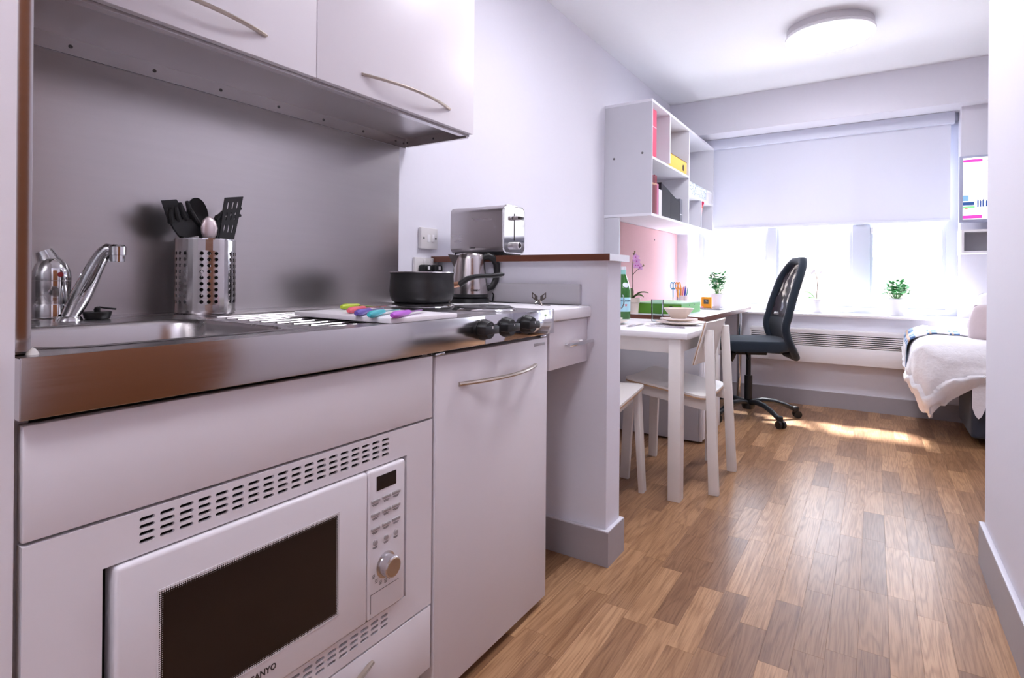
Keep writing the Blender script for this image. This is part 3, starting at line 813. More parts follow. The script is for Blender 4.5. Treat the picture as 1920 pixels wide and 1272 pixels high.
# utensils standing in it
UG = 'black kitchen utensils in the steel holder'
def utensil(name, label, foot, head):
    t = thing(name, label, 'utensil', foot, group=UG)
    obj('shaft', tube(B(), [foot, Vector(foot).lerp(Vector(head), .55), head], [.005, .0055, .005], 8), BLACKSOFT, t)
    return t
zt_ = ZT+.013
def U(px, py, x): return P(px, py, x=x)
# spatula (far left, solid blade, behind)
xs = -1.50
t = utensil('solid_spatula', 'black solid spatula leaning at the left of the holder', hc+Vector((-.02, .03, .014)), U(338, 440, xs))
A = [U(*q, xs) for q in ((303, 376), (331, 374), (350, 402), (348, 440), (336, 444), (316, 415))]
def blade(pts, th, ax=Vector((1, 0, 0))):
    b = B(); f = [b.verts.new(p) for p in pts]; g = [b.verts.new(p-ax*th) for p in pts]
    face(b, f); face(b, g[::-1])
    for i in range(len(pts)): face(b, (f[i], f[(i+1) % len(pts)], g[(i+1) % len(pts)], g[i]))
    return b
obj('blade', blade(A, .004), BLACKSOFT, t)
# pasta fork in front
xs = -1.455
t = utensil('spaghetti_fork', 'black spaghetti fork with long tines in front of the spoon', hc+Vector((.01, .03, .014)), U(362, 447, xs))
b = blade([U(*q, xs) for q in ((326, 428), (318, 412), (334, 412), (350, 411), (364, 411), (380, 424), (376, 442), (352, 446), (336, 442))], .008)
obj('bowl', b, BLACKSOFT, t)
for (ax_, ay_, bx_, by_) in ((322, 418, 313, 391), (337, 414, 324, 388), (351, 412, 332, 382), (366, 414, 345, 379), (376, 424, 352, 394)):
    b = B(); p0, p1 = U(ax_, ay_, xs), U(bx_, by_, xs); tube(b, [p0+Vector((-.004, 0, 0)), p0.lerp(p1, .6)+Vector((.004, 0, 0)), p1+Vector((.014, 0, 0))], [.0075, .0065, .0045], 8)
    obj('tine', b, BLACKSOFT, t)
# serving spoon
xs = -1.475
t = utensil('serving_spoon', 'black rounded serving spoon standing behind the spaghetti fork', hc+Vector((-.01, .02, .014)), U(376, 438, xs))
sc_c = U(371, 406, xs); e1 = (U(391, 402, xs)-U(351, 410, xs))/2; e2 = (U(366, 372, xs)-U(377, 442, xs))/2
def spoon(u, v):
    r_ = u; a = 2*math.pi*v
    p = sc_c+e1*math.cos(a)*r_+e2*math.sin(a)*r_+Vector((-.018*(1-r_*r_), 0, 0))
    return p, Vector((1, 0, 0))
obj('bowl', solid_grid(B(), 6, 24, spoon, .003), BLACKSOFT, t, smooth=60)
# slotted turner at the right
xs = -1.45
t = utensil('slotted_turner', 'black slotted turner standing at the right of the holder', hc+Vector((.01, -.02, .014)), U(423, 450, xs))
q00, q10, q01, q11 = U(411, 447, xs), U(439, 449, xs), U(420, 371, xs), U(454, 369, xs)
def Mt(u, v, w):
    p = q00.lerp(q10, u).lerp(q01.lerp(q11, u), v)
    return p+Vector((-w+.006*v*v, 0, 0))
b = B()
ue_ = [0, .14, .36, .42, .62, .68, .88, 1]; ve_ = [0, .12, .36, .42, .66, .72, .88, 1]
for w in (0.0, .004):
    perforated(b, ue_, ve_, lambda i, j: (.05, .10) if i in (1, 3, 5) and j in (1, 3, 5) else None, lambda u, v, q, w=w: Mt(u, v, w+q*(1 if w == 0 else 0)), .004, n=12)
rimp = [(0, 0), (1, 0), (1, 1), (0, 1)]
for i in range(4):
    a_, c_ = rimp[i], rimp[(i+1) % 4]; face(b, [b.verts.new(Mt(*a_, 0)), b.verts.new(Mt(*c_, 0)), b.verts.new(Mt(*c_, .004)), b.verts.new(Mt(*a_, .004))])
obj('blade', b, BLACKSOFT, t)
# whisk-like pronged spoon behind the turner
xs = -1.49
t = utensil('pronged_server', 'black pronged server mostly hidden behind the slotted turner', hc+Vector((-.03, -.01, .014)), U(408, 436, xs))
obj('bowl', blade([U(*q, xs) for q in ((402, 446), (400, 420), (406, 404), (418, 398), (420, 440), (412, 448))], .008), BLACKSOFT, t)
for (ax_, ay_, bx_, by_) in ((404, 412, 418, 397), (415, 404, 452, 391), (416, 412, 451, 404)):
    obj('tine', tube(B(), [U(ax_, ay_, xs), U(bx_, by_, xs)], [.006, .0042], 8), BLACKSOFT, t)
# pale pinkish spoon shape on a thin shaft, at the holder's rim
xs = -1.44
b = B(); lathe(b, [(0, .0), (.012, .004), (.019, .018), (.021, .034), (.016, .052), (.006, .062), (0, .064)], (0, 0, 0), 20)
bmesh.ops.scale(b, verts=b.verts, vec=(.45, 1.05, 1.0)); bmesh.ops.translate(b, verts=b.verts, vec=U(392, 452, xs))
t = thing('pale_spoon_shape', 'pale spoon-shaped head just above the rim of the holder', 'utensil', hc+Vector((.02, .0, .014)), group=UG)
obj('bowl', b, mat('pale_pinkish_metal', (214, 198, 200), .3, metal=.6), t)
obj('shaft', tube(B(), [hc+Vector((.02, .0, .014)), U(392, 450, xs)], .0035, 8), CHROME, t)

# ---- chopping board and knives
zb = ZT+.0115
bc = [P(551, 584, z=zb), P(733, 603, z=zb), P(866, 588, z=zb)]
bc[1] = Vector((-.842, bc[1].y*(-.842/bc[1].x), zb))
bc[2].x = min(bc[2].x, -.846)
bc.append(bc[0]+bc[2]-bc[1])
b = B(); prism(b, [(p.x, p.y) for p in bc], 'z', ZT+.0008, zb)
bmesh.ops.bevel(b, geom=list(b.edges), offset=.002, segments=2, profile=.5, affect='EDGES')
board = one('chopping_board', b, mat('white_board_plastic', (240, 234, 238), .4), 'white plastic chopping board lying across the drainer', 'chopping board')
cols = {'lime green': (176, 196, 50), 'coral red': (226, 96, 112), 'violet blue': (104, 84, 176), 'turquoise': (60, 184, 194), 'magenta purple': (190, 92, 214)}
knives = [('lime green', (640, 576), (672, 573), (742, 578)), ('coral red', (653, 583), (690, 576), (740, 573)), ('violet blue', (668, 588), (706, 578), (760, 572)),
          ('turquoise', (692, 591), (734, 580), (790, 575)), ('magenta purple', (735, 592), (771, 584), (816, 577))]
for nm, a_, m_, e_ in knives:
    zk = zb+.008
    p0, p1, p2 = P(*a_, z=zk), P(*m_, z=zk), P(*e_, z=zk)
    d_ = (p1-p0); 
    if d_.length > .125: p1 = p0+d_*(.125/d_.length)
    dd = (p2-p1).normalized(); p2 = p1+dd*.10
    t = thing('paring_knife', f'paring knife with {nm} handle on the chopping board', 'knife', (p0.x, p0.y, zb), group='coloured knives on the board')
    b = B(); n_ = 10; pts = [p0.lerp(p1, k/n_) for k in range(n_+1)]
    rad = [.0045, .0085, .0098, .0100, .0096, .0090, .0084, .0078, .0074, .0070, .0060]
    tube(b, pts, rad, 12, flat=(1.0, .78))
    obj('handle', b, mat('handle_'+nm.replace(' ', '_'), cols[nm], .38), t, smooth=60, label=f'{nm} handle')
    s_ = dd.cross(Vector((0, 0, 1))).normalized()
    b = B(); prism_pts = [p1+s_*.006, p1.lerp(p2, .7)+s_*.006, p2-s_*.004, p1.lerp(p2, .8)-s_*.006, p1-s_*.006]
    f = [b.verts.new(p+Vector((0, 0, -.001))) for p in prism_pts]; g = [b.verts.new(p+Vector((0, 0, .0006))) for p in prism_pts]
    face(b, f[::-1]); face(b, g)
    for i in range(5): face(b, (f[i], f[(i+1) % 5], g[(i+1) % 5], g[i]))
    obj('blade', b, mat('coated_blade_'+nm.replace(' ', '_'), tuple(int(v*.55+60) for v in cols[nm]), .3, metal=.3), t)

# ---- saucepan on the back hotplate
pcn = Vector((-1.268, 1.412, ZT+.0125))
sp_ = thing('saucepan', 'dark grey saucepan with black handle on the back hotplate', 'saucepan', pcn)
obj('pot', lathe(B(), [(0, 0), (.088, 0), (.098, .006), (.105, .022), (.107, .040), (.1055, .070), (.1035, .092), (.1065, .0985), (.107, .100), (.1045, .1005), (.1010, .094), (.1030, .070), (.1040, .040), (.098, .012), (.085, .005), (0, .005)], pcn, 56), PANMETAL, sp_, smooth=50)
obj('rim', lathe(B(), [(.1062, .0985), (.1078, .1000), (.1066, .1022), (.1040, .1010)], pcn, 56), mat('pan_rim', (196, 194, 196), .25, metal=1.0), sp_)
hd = (P(945, 516, y=1.62)-pcn); hd.z = 0; hd.normalize()
hd = Vector((.62, .78, 0)).normalized()
h0 = pcn+hd*.104+Vector((0, 0, .058))
b = B(); tube(b, [h0, h0+hd*.026+Vector((0, 0, .004))], [.0105, .0098], 14); hs = obj('collar', b, COPPER, sp_, label='copper coloured handle collar')
pts = [(.020, .000), (.034, .010), (.052, .022), (.080, .030), (.110, .032), (.140, .033), (.166, .037), (.182, .039)]
b = B(); tube(b, [h0+hd*a_+Vector((0, 0, z_)) for a_, z_ in pts], [.0125, .0130, .0115, .0098, .0092, .0096, .0105, .0068], 12, flat=(1.15, .85))
obj('handle', b, BLACK, sp_, smooth=60, label='curved black handle')

# ---- kettle
kc = Vector((P(880, 560, y=1.730).x, 1.730, .9085))
kt = thing('kettle', 'brushed steel electric kettle with black handle behind the saucepan', 'kettle', kc)
obj('power_base', lathe(B(), [(0, 0), (.076, 0), (.078, .004), (.075, .016), (.062, .019), (0, .019)], kc, 40), BLACK, kt)
obj('foot_ring', lathe(B(), [(.060, .019), (.070, .022), (.0715, .034), (0, .034)], kc, 40), BLACK, kt)
obj('body', lathe(B(), [(.0715, .0345), (.0715, .040), (.068, .078), (.0625, .126), (.0575, .166), (.055, .181), (.050, .187), (.030, .191), (0, .193)], kc, 48), add_noise(mat('kettle_steel', (196, 190, 190), .22, metal=1.0), 10, .06, stretch=(1, 1, 24), rough=.05), kt)
kd = Vector((.60, .80, 0)).normalized(); ks = -kd
b = B(); spn = kc+Vector((0, 0, 0))
side = Vector((-kd.y, kd.x, 0))
q = [kc+ks*.052+Vector((0, 0, .118)), kc+ks*.050+side*.026+Vector((0, 0, .181)), kc+ks*.086+Vector((0, 0, .185)), kc+ks*.050-side*.026+Vector((0, 0, .181))]
v = [b.verts.new(p) for p in q]
face(b, (v[0], v[1], v[2])); face(b, (v[0], v[2], v[3])); face(b, (v[1], v[3], v[2])); face(b, (v[0], v[3], v[1]))
obj('spout', b, MATS['kettle_steel'], kt, smooth=0)
pts = [(.050, .174), (.074, .181), (.098, .172), (.110, .150), (.112, .118), (.106, .086), (.092, .062), (.066, .050)]
b = B(); tube(b, [kc+kd*a_+Vector((0, 0, z_)) for a_, z_ in pts], [.012, .0145, .0150, .0140, .0130, .0130, .0120, .010], 12, flat=(1.0, 1.0))
obj('handle', b, BLACK, kt, smooth=60, label='black loop handle')
tx = Vector((.86, .51, 0))*.0; vd = Vector((-fw.x, -fw.y, 0)); toc = (Vector((0, 0, 0))-kc); toc.z = 0; toc.normalize()
xr = Vector((-toc.y, toc.x, 0))
text('brand_lettering', 'Linsar', .0150, kc+toc*.0705+xr*.004+Vector((0, 0, .046)), xr, (0, 0, 1), DARKTXT, kt, extrude=.0012)
cd = tube(B(), [kc+Vector(p) for p in ((.05, .055, .006), (.058, .072, .004), (.055, .085, .03), (.03, .1, .05), (-.03, .108, .09), (-.14, .1, .11))], .003, 8)
obj('power_cord', cd, BLACK, kt)

# ---- toaster on the ledge
tl0, tl1 = P(843, 470, y=1.818), P(938, 470, y=1.818)
tx0, tx1 = tl0.x+.004, tl1.x+.012
ty0, ty1, tz0, tz1 = 1.818, 1.974, 1.104, 1.292
to = thing('toaster', 'brushed steel two-slot toaster standing on the partition ledge', 'toaster', ((tx0+tx1)/2, 1.896, 1.092))
b = B(); prism(b, rrect(ty0, ty1, tz0, tz1, .026, 6), 'x', tx0, tx1)
obj('shell', b, add_noise(mat('toaster_steel', (186, 181, 182), .28, metal=1.0), 6, .02, stretch=(1, 6, 6), rough=.02), to, smooth=50)
b = B(); prism(b, rrect(ty0+.003, ty1-.003, tz0+.003, tz1-.003, .024, 6), 'x', tx1, tx1+.0035)
en = obj('end_plate', b, CHROME, to, smooth=50, label='mirror chrome end plate')
obj('end_plate_rim', tube(B(), [(tx1, p[0], p[1]) for p in rrect(ty0+.0005, ty1-.0005, tz0+.0005, tz1-.0005, .0255, 6)], .003, 8, closed=True), CHROME, to)
obj('base', bx(tx0+.012, tx1-.006, ty0+.012, ty1-.012, tz0-.008, tz0+.004, bev=.003), BLACK, to)
for xx_ in (tx0+.03, tx1-.03):
    for yy_ in (ty0+.025, ty1-.025): obj('foot', lathe(B(), [(.008, 1.0925), (.007, 1.0975)], (xx_, yy_, 0), 12), BLACK, to)
b = B(); box(b, tx1+.0035, tx1+.0042, 1.892, 1.897, 1.155, 1.262)
obj('lever_slot', b, VOID, en)
obj('lever', bx(tx1+.004, tx1+.026, 1.880, 1.909, 1.236, 1.252, bev=.003), MATS['toaster_steel'], to)
obj('lever_pad', bx(tx1+.024, tx1+.028, 1.884, 1.930, 1.238, 1.250, bev=.001), DARKGLASS, to)
dl = obj('browning_dial', lathe(B(), [(.015, .0035), (.015, .026), (.013, .028), (0, .028)], (tx1, 1.897, 1.134), 28, axis='x'), MATS['toaster_steel'], to)
obj('dial_face', lathe(B(), [(.0105, .028), (.0100, .0286), (0, .0286)], (tx1, 1.897, 1.134), 24, axis='x'), DARKGLASS, dl)
for y_ in (1.866, 1.914): obj('bread_slot', bx(tx0+.03, tx1-.03, y_-.012, y_+.012, tz1-.001, tz1+.0008), VOID, to)
text('brand_lettering', 'Linsar', .0125, (tx0+(tx1-tx0)*.38, ty0-.0006, tz0+.018), (1, 0, 0), (0, 0, 1), DARKTXT, to)
# cable below
obj('power_cord', tube(B(), [(tx1-.05, 1.83, 1.099), (tx1-.06, 1.812, 1.098), (tx1-.08, 1.808, 1.097), (tx1-.14, 1.815, 1.0955)], .0026, 8), BLACK, to)

# ---- keys on the white counter
kk = Vector((-.985, 1.700, .9085))
ky = thing('key_bunch', 'small bunch of metal keys on the short white counter', 'keys', kk)
KEYM = mat('aged_key_metal', (120, 110, 106), .35, metal=.9)
for s_ in (-1, 1):
    b = B(); M_ = lambda u, v, w, s_=s_: kk+Vector((s_*(.006+.022*u), .0+w, .018+.020*v+.014*u-.004))
    perforated(b, [0, .35, 1], [0, 1], lambda i, j: (.2, .3) if i == 1 else None, M_, .002, n=12)
    perforated(b, [0, .35, 1], [0, 1], lambda i, j: (.2, .3) if i == 1 else None, lambda u, v, w, M_=M_: M_(u, v, .002), 0, n=12)
    k1 = obj('key_head', b, KEYM, ky, smooth=0)
    obj('key_blade', tube(B(), [kk+Vector((s_*.004, 0, .022)), kk+Vector((s_*.012+.010, -.016*s_, .003))], .0028, 6, flat=(1.2, .6)), KEYM, ky)
obj('key_ring', tube(B(), [kk+Vector((.012*math.cos(R(a)), .012*math.sin(R(a)), .0105+.008*math.sin(R(a)))) for a in range(0, 360, 24)], .0013, 6, closed=True), CHROME, ky)
obj('key_tag', tube(B(), [kk+Vector((.012, -.004, .004)), kk+Vector((.050, -.012, .004))], .003, 6, flat=(1.4, .6)), KEYM, ky)
# =================================================================== DINING
WCH = add_noise(mat('white_painted_wood', (232, 226, 222), .42), 30, .02)
TZ = 0.763
tb = thing('dining_table', 'white square legged dining table behind the partition', 'table', (-1.1, 2.88, 0))
TX0, TX1, TY0, TY1 = XL+.02, -.694, 2.512, 3.262
obj('table_top', bx(TX0, TX1, TY0, TY1, TZ-.028, TZ, bev=.003), WHITE_P, tb)
for x_ in (TX0+.03, -.781):
    for y_ in (2.522, 3.190):
        obj('leg', bx(x_, x_+.056, y_, y_+.060, 0, TZ-.0285, bev=.003), WCH, tb)
for (a_) in ((TX0+.086, -.781, 2.538, 2.556), (TX0+.086, -.781, 3.214, 3.232)): obj('apron', bx(a_[0], a_[1], a_[2], a_[3], TZ-.095, TZ-.0285), WCH, tb)
for x_ in (TX0+.05, -.760): obj('apron', bx(x_, x_+.018, 2.582, 3.190, TZ-.095, TZ-.0285), WCH, tb)

def make_chair(label):
    """faces +x in its own space; origin on the floor under the seat centre"""
    t = thing('dining_chair', label, 'chair', (0, 0, 0), 0, 'white dining chairs at the table', local=True)
    def seat_z(x_, y_): return .055*(x_+.245)/.4+.010*(y_/.22)**2-.006
    def slab(z0, z1, inset):
        b = B(); q = rrect(-.245+inset, .155-inset, -.225+inset, .225-inset, .04, 6)
        n_ = 8
        def fn(u, v):
            x_ = -.245+inset+(.4-2*inset)*u
            e = min(x_+.245-inset, .155-inset-x_); w = .225-inset
            if e < .04: w -= .04-math.sqrt(max(0, .04**2-(.04-e)**2))
            y_ = (2*v-1)*w
            return Vector((x_, y_, z1+seat_z(x_, y_))), Vector((0, 0, 1))
        return solid_grid(b, 24, 10, fn, z1-z0)
    s_ = obj('seat', slab(.4355, .4425, 0), PLY, t, smooth=50, label='white plywood seat with bare brown edge')
    obj('seat_top', slab(.4425, .4520, .0004), WCH, s_, smooth=50)
    for sy in (-1, 1):
        b = beam(B(), (.145, sy*.214, 0), (.128, sy*.190, .484), .044, .050, .024, .030, (1, 0, 0), bev=.002); obj('leg', b, WCH, t)
        b = beam(B(), (-.285, sy*.196, 0), (-.250, sy*.168, .765), .046, .040, .026, .022, (1, 0, 0), bev=.002); obj('leg', b, WCH, t)
        b = beam(B(), (.125, sy*.172, .460), (-.250, sy*.172, .407), .018, .018, .050, .050, (0, 1, 0), bev=.001); obj('side_rail', b, WCH, t)
    obj('front_rail', bx(.110, .128, -.163, .163, .430, .478, bev=.001), WCH, t)
    # curved, tilted backrest panel
    def back(u, v, o=0.0):
        y = (u-.5)*.405; z = .598+.205*v
        x = -.172-.056*v-.030*(2*u-1)**2*.4 + .022*(1-(2*u-1)**2)*-1
        return Vector((x+o, y, z)), Vector((1, 0, .3)).normalized()
    b = solid_grid(B(), 12, 4, lambda u, v: back(u, v), .004); bk = obj('backrest', b, PLY, t, smooth=60, label='white plywood backrest with bare brown edge')
    obj('backrest_face', solid_grid(B(), 12, 4, lambda u, v: back(u*.996+.002, v*.992+.004, .0055), .005), WCH, bk, smooth=60)
    obj('backrest_rear_face', solid_grid(B(), 12, 4, lambda u, v: back(u*.996+.002, v*.992+.004, -.0040), .005), WCH, bk, smooth=60)
    return t
ch1 = make_chair('white dining chair at the open end of the table, its backrest in full view')
ch1.location = (-.905, 2.905, 0); ch1.rotation_euler = (0, 0, math.pi)
ch2 = copy_tree(ch1)
ch2['label'] = 'white dining chair mostly hidden behind the partition, one seat corner showing'
ch2.location = (-1.125, 2.415, 0); ch2.rotation_euler = (0, 0, R(90))

# ---- tableware
def plate(name, c, r, h, label, m=CERAMIC, group='cream plates on the table'):
    o = one(name, lathe(B(), [(0, 0), (r*.58, 0), (r*.62, .002), (r*.97, h-.003), (r, h), (r*.985, h+.0015), (r*.64, .006), (0, .005)], c, 48), m, label, 'plate', group, base=c, smooth=50)
    return o
def bowl(c, r, h, label):
    return one('bowl', lathe(B(), [(0, 0), (r*.46, 0), (r*.50, .003), (r*.985, h-.003), (r, h), (r*.965, h), (r*.48, .008), (0, .007)], c, 48), CERAMIC, label, 'bowl', 'cream bowls on the table', base=c, smooth=50)
pr = Vector((-.862, 2.985, TZ+.0006))
plate('dinner_plate', pr, .128, .016, 'large cream dinner plate beneath the side plate nearest the visible chair')
plate('side_plate', pr+Vector((-.012, .01, .0168)), .098, .013, 'smaller cream side plate under the bowl nearest the visible chair')
bowl(pr+Vector((-.012, .01, .0310)), .078, .055, 'cream bowl stacked on plates nearest the visible chair')
pl_ = Vector((-1.215, 2.790, TZ+.0006))
plate('dinner_plate', pl_, .128, .016, 'large cream dinner plate half hidden by the partition edge')
plate('side_plate', pl_+Vector((0, .01, .0168)), .098, .013, 'smaller cream side plate half hidden by the partition edge')
bowl(pl_+Vector((.01, .01, .0310)), .078, .055, 'cream bowl half hidden by the partition edge')
CUT = mat('cutlery_steel', (206, 204, 208), .15, metal=1.0)
def fork(a, b_, label):
    a, b_ = Vector(a), Vector(b_); d = (b_-a).normalized(); s_ = d.cross(Vector((0, 0, 1))).normalized(); ln = (b_-a).length
    t = thing('fork', label, 'fork', a)
    obj('handle', tube(B(), [a+d*ln*q+Vector((0, 0, z_)) for q, z_ in ((0, .003), (.3, .004), (.6, .008), (.72, .006))], [.006, .0055, .003, .004], 8, flat=(1, .35)), CUT, t)
    b = B(); grid_pts = [(a+d*ln*.70-s_*.004), (a+d*ln*.78-s_*.012), (a+d*ln*.82-s_*.012), (a+d*ln*.82+s_*.012), (a+d*ln*.78+s_*.012), (a+d*ln*.70+s_*.004)]
    f_ = [b.verts.new(p+Vector((0, 0, .006))) for p in grid_pts]; g_ = [b.verts.new(p+Vector((0, 0, .004))) for p in grid_pts]
    face(b, f_); face(b, g_[::-1])
    for i in range(6): face(b, (f_[i], f_[(i+1) % 6], g_[(i+1) % 6], g_[i]))
    obj('neck', b, CUT, t)
    for q in (-.0102, -.0034, .0034, .0102):
        obj('tine', tube(B(), [a+d*ln*.815+s_*q+Vector((0, 0, .005)), a+d*ln*.92+s_*q+Vector((0, 0, .004)), b_+s_*q+Vector((0, 0, .009))], [.0018, .0017, .001], 6), CUT, t)
def knife(a, b_, label):
    a, b_ = Vector(a), Vector(b_); d = (b_-a).normalized(); s_ = d.cross(Vector((0, 0, 1))).normalized(); ln = (b_-a).length
    t = thing('table_knife', label, 'knife', a)
    obj('handle', tube(B(), [a+Vector((0, 0, .004)), a+d*ln*.25+Vector((0, 0, .0045)), a+d*ln*.48+Vector((0, 0, .004))], [.006, .007, .005], 8, flat=(1, .5)), CUT, t)
    b = B(); pts = [a+d*ln*.48-s_*.005, a+d*ln*.92-s_*.008, b_, a+d*ln*.9+s_*.008, a+d*ln*.48+s_*.005]
    f_ = [b.verts.new(p+Vector((0, 0, .0045))) for p in pts]; g_ = [b.verts.new(p+Vector((0, 0, .003))) for p in pts]
    face(b, f_); face(b, g_[::-1])
    for i in range(5): face(b, (f_[i], f_[(i+1) % 5], g_[(i+1) % 5], g_[i]))
    obj('blade', b, CUT, t)
fork((-.79, 2.800, TZ), (-.975, 2.830, TZ), 'steel fork on the table beside the plates nearest the visible chair')
knife((-.77, 2.745, TZ), (-.980, 2.775, TZ), 'steel table knife lying along the near edge of the table by the chair')
knife((-1.03, 2.660, TZ), (-1.020, 2.872, TZ), 'steel table knife beside the half-hidden plates near the partition')
gl = Vector((P(1239, 606, z=TZ).x, P(1239, 606, z=TZ).y, TZ))
gl = Vector((-1.030, 3.115, TZ))
one('tumbler', lathe(B(), [(0, 0), (.030, 0), (.032, .003), (.034, .125), (.0325, .125), (.0300, .012), (0, .010)], gl, 32), GLASS, 'clear straight glass tumbler standing on the dining table', 'glass', base=gl, smooth=50)
wg = Vector((-1.180, 2.905, TZ))
t = thing('wine_glass', 'stemmed glass half hidden by the partition in front of the bottle', 'glass', wg)
obj('foot', lathe(B(), [(0, 0), (.032, 0), (.032, .002), (.005, .007), (.004, .012), (0, .012)], wg, 28), GLASS, t)
obj('stem', lathe(B(), [(.004, .012), (.0035, .05), (.006, .066)], wg, 14), GLASS, t)
obj('bowl', lathe(B(), [(.006, .066), (.026, .082), (.034, .105), (.0345, .125), (.030, .155), (.029, .155), (.033, .125), (.032, .106), (.024, .085), (0, .07)], wg, 32), GLASS, t)
# bottle
bt_ = Vector((-1.262, 3.185, TZ))
bo = thing('water_bottle', 'green glass water bottle with pale blue label on the table', 'bottle', bt_)
obj('glass', lathe(B(), [(0, .004), (.030, .002), (.040, 0), (.0425, .006), (.0425, .165), (.040, .185), (.030, .222), (.0185, .255), (.0150, .270), (.0150, .305), (0, .305)], bt_, 40), BOTTLE, bo, smooth=50)
LBL = mat('pale_blue_label', (178, 222, 236), .5)
obj('label_band', lathe(B(), [(.0428, .045), (.0431, .046), (.0431, .128), (.0428, .129)], bt_, 40), LBL, bo)
obj('foil', lathe(B(), [(.0153, .266), (.0160, .268), (.0160, .294), (.0152, .295)], bt_, 28), mat('pale_green_foil', (150, 208, 200), .35), bo)
obj('cap', lathe(B(), [(.0165, .294), (.0165, .310), (.0150, .312), (0, .312)], bt_, 28), mat('white_cap', (226, 226, 232), .35), bo)
tob = (Vector((0, 0, 0))-bt_); tob.z = 0; tob.normalize(); xb = Vector((-tob.y, tob.x, 0))
tob2 = (tob*.92+xb*.39).normalized(); xb2 = Vector((-tob2.y, tob2.x, 0))
def curved_text(name, s_, size, z_, r_, m_, centre=tob2):
    o = text(name, s_, size, (0, 0, 0), (1, 0, 0), (0, 1, 0), m_, None, align='CENTER', bold=True)
    a0 = math.atan2(centre.y, centre.x)
    for v_ in o.data.vertices:
        x_, y_, w_ = v_.co; a_ = a0+x_/r_
        v_.co = ((r_+w_)*math.cos(a_), (r_+w_)*math.sin(a_), z_+y_)
    o.parent = bo; return o
curved_text('label_lettering', 'S.PELLEGRINO', .0125, .105, .0433, mat('navy_print', (52, 66, 92), .5))
star = B(); a0 = math.atan2(tob2.y, tob2.x)
def on_b(a_, z_, r_=.0436): return bt_+Vector((r_*math.cos(a0+a_), r_*math.sin(a0+a_), z_))
pts = [on_b((.010 if k % 2 == 0 else .0045)*math.cos(R(36*k+90))/.0436, .084+(.010 if k % 2 == 0 else .0045)*math.sin(R(36*k+90))) for k in range(10)]
cv = star.verts.new(on_b(0, .084)); pv = [star.verts.new(p) for p in pts]
for k in range(10): face(star, (cv, pv[k], pv[(k+1) % 10]))
obj('label_star', star, mat('red_star', (214, 84, 92), .5), bo)
b = B(); cv = b.verts.new(on_b(0, .205, .0375)); pv = [b.verts.new(on_b(.018*math.cos(R(20*k))/.037, .205+.017*math.sin(R(20*k)), .0372-.0085*math.sin(R(20*k)))) for k in range(18)]
for k in range(18): face(b, (cv, pv[k], pv[(k+1) % 18]))
obj('neck_label', b, mat('neck_label_white', (222, 228, 240), .5), bo)

# =================================================================== DESK SIDE
DZ = 0.773
dk = thing('desk', 'white desk with brown edges built along the left wall', 'desk', (-1.2, 4.28, 0))
obj('desk_top', bx(XL+.001, -.869, 3.489, 5.040, DZ-.030, DZ), add_noise(mat('desk_white', (228, 226, 236), .3), 10, .01), dk)
b = B(); box(b, XL+.001, -.8665, 3.4865, 3.489, DZ-.030, DZ-.0004); box(b, -.869, -.8665, 3.489, 5.040, DZ-.030, DZ-.0004)
obj('edge_strip', b, BROWN, dk)
b = B(); box(b, XL+.02, -.892, 3.492, 3.508, .012, DZ-.030); obj('end_panel', b, GREYLAM, dk)
obj('end_panel_edge', bx(-.892, -.872, 3.490, 3.510, .012, DZ-.030, bev=.007, seg=3), WHITE_S, dk)
ped = thing('drawer_pedestal', 'white drawer pedestal under the near end of the desk', 'drawers', (-1.2, 3.73, 0))
obj('carcass', bx(-1.45, -.888, 3.5115, 3.945, .010, DZ-.0305), WHITE_S, ped)
for i, (z0, z1) in enumerate(((.022, .255), (.260, .495), (.500, .736))):
    d_ = obj('drawer_front', bx(-.887, -.868, 3.516, 3.940, z0, z1, bev=.002), WHITE_P, ped)
    obj('handle', bx(-.868, -.862, 3.66, 3.80, z1-.052, z1-.042, bev=.002), GREYTXT, d_)
for y_ in (4.35, 4.93):
    lgm = B(); tube(lgm, [(-.935, y_, 0.004), (-.935, y_, DZ-.031)], .019, 20)
    if y_ > 4.5: obj('leg', lgm, CHROME, dk, label='chrome tube desk leg')
    else: lgm.free()
obj('leg_foot', lathe(B(), [(.026, 0), (.026, .006), (.019, .010)], (-.935, 4.93, 0), 20), CHROME, dk)
b = B(); box(b, XL+.02, -1.50, 3.96, 5.03, .35, DZ-.0305); obj('modesty_panel', b, GREYLAM, dk)

# pinboard unit between desk and shelf
pb_ = thing('pinboard', 'pink fabric pinboard above the desk between two white fins', 'pinboard', (XL, 4.4, DZ))
obj('board', bx(XL+.001, XL+.014, 3.618, 5.272, DZ+.001, 1.418), PINK, pb_)
obj('fin', bx(XL+.001, -1.460, 3.600, 3.617, DZ+.001, 1.418), GREYLAM, pb_)
obj('fin', bx(XL+.001, -1.460, 5.273, 5.290, DZ+.001, 1.418), GREYLAM, pb_)
for y_, z_ in ((4.62, 1.33),): obj('pin', lathe(B(), [(.007, .014), (.006, .02), (0, .021)], (XL, y_, z_), 10, axis='x'), mat('pin_grey', (150, 130, 130), .4), pb_)
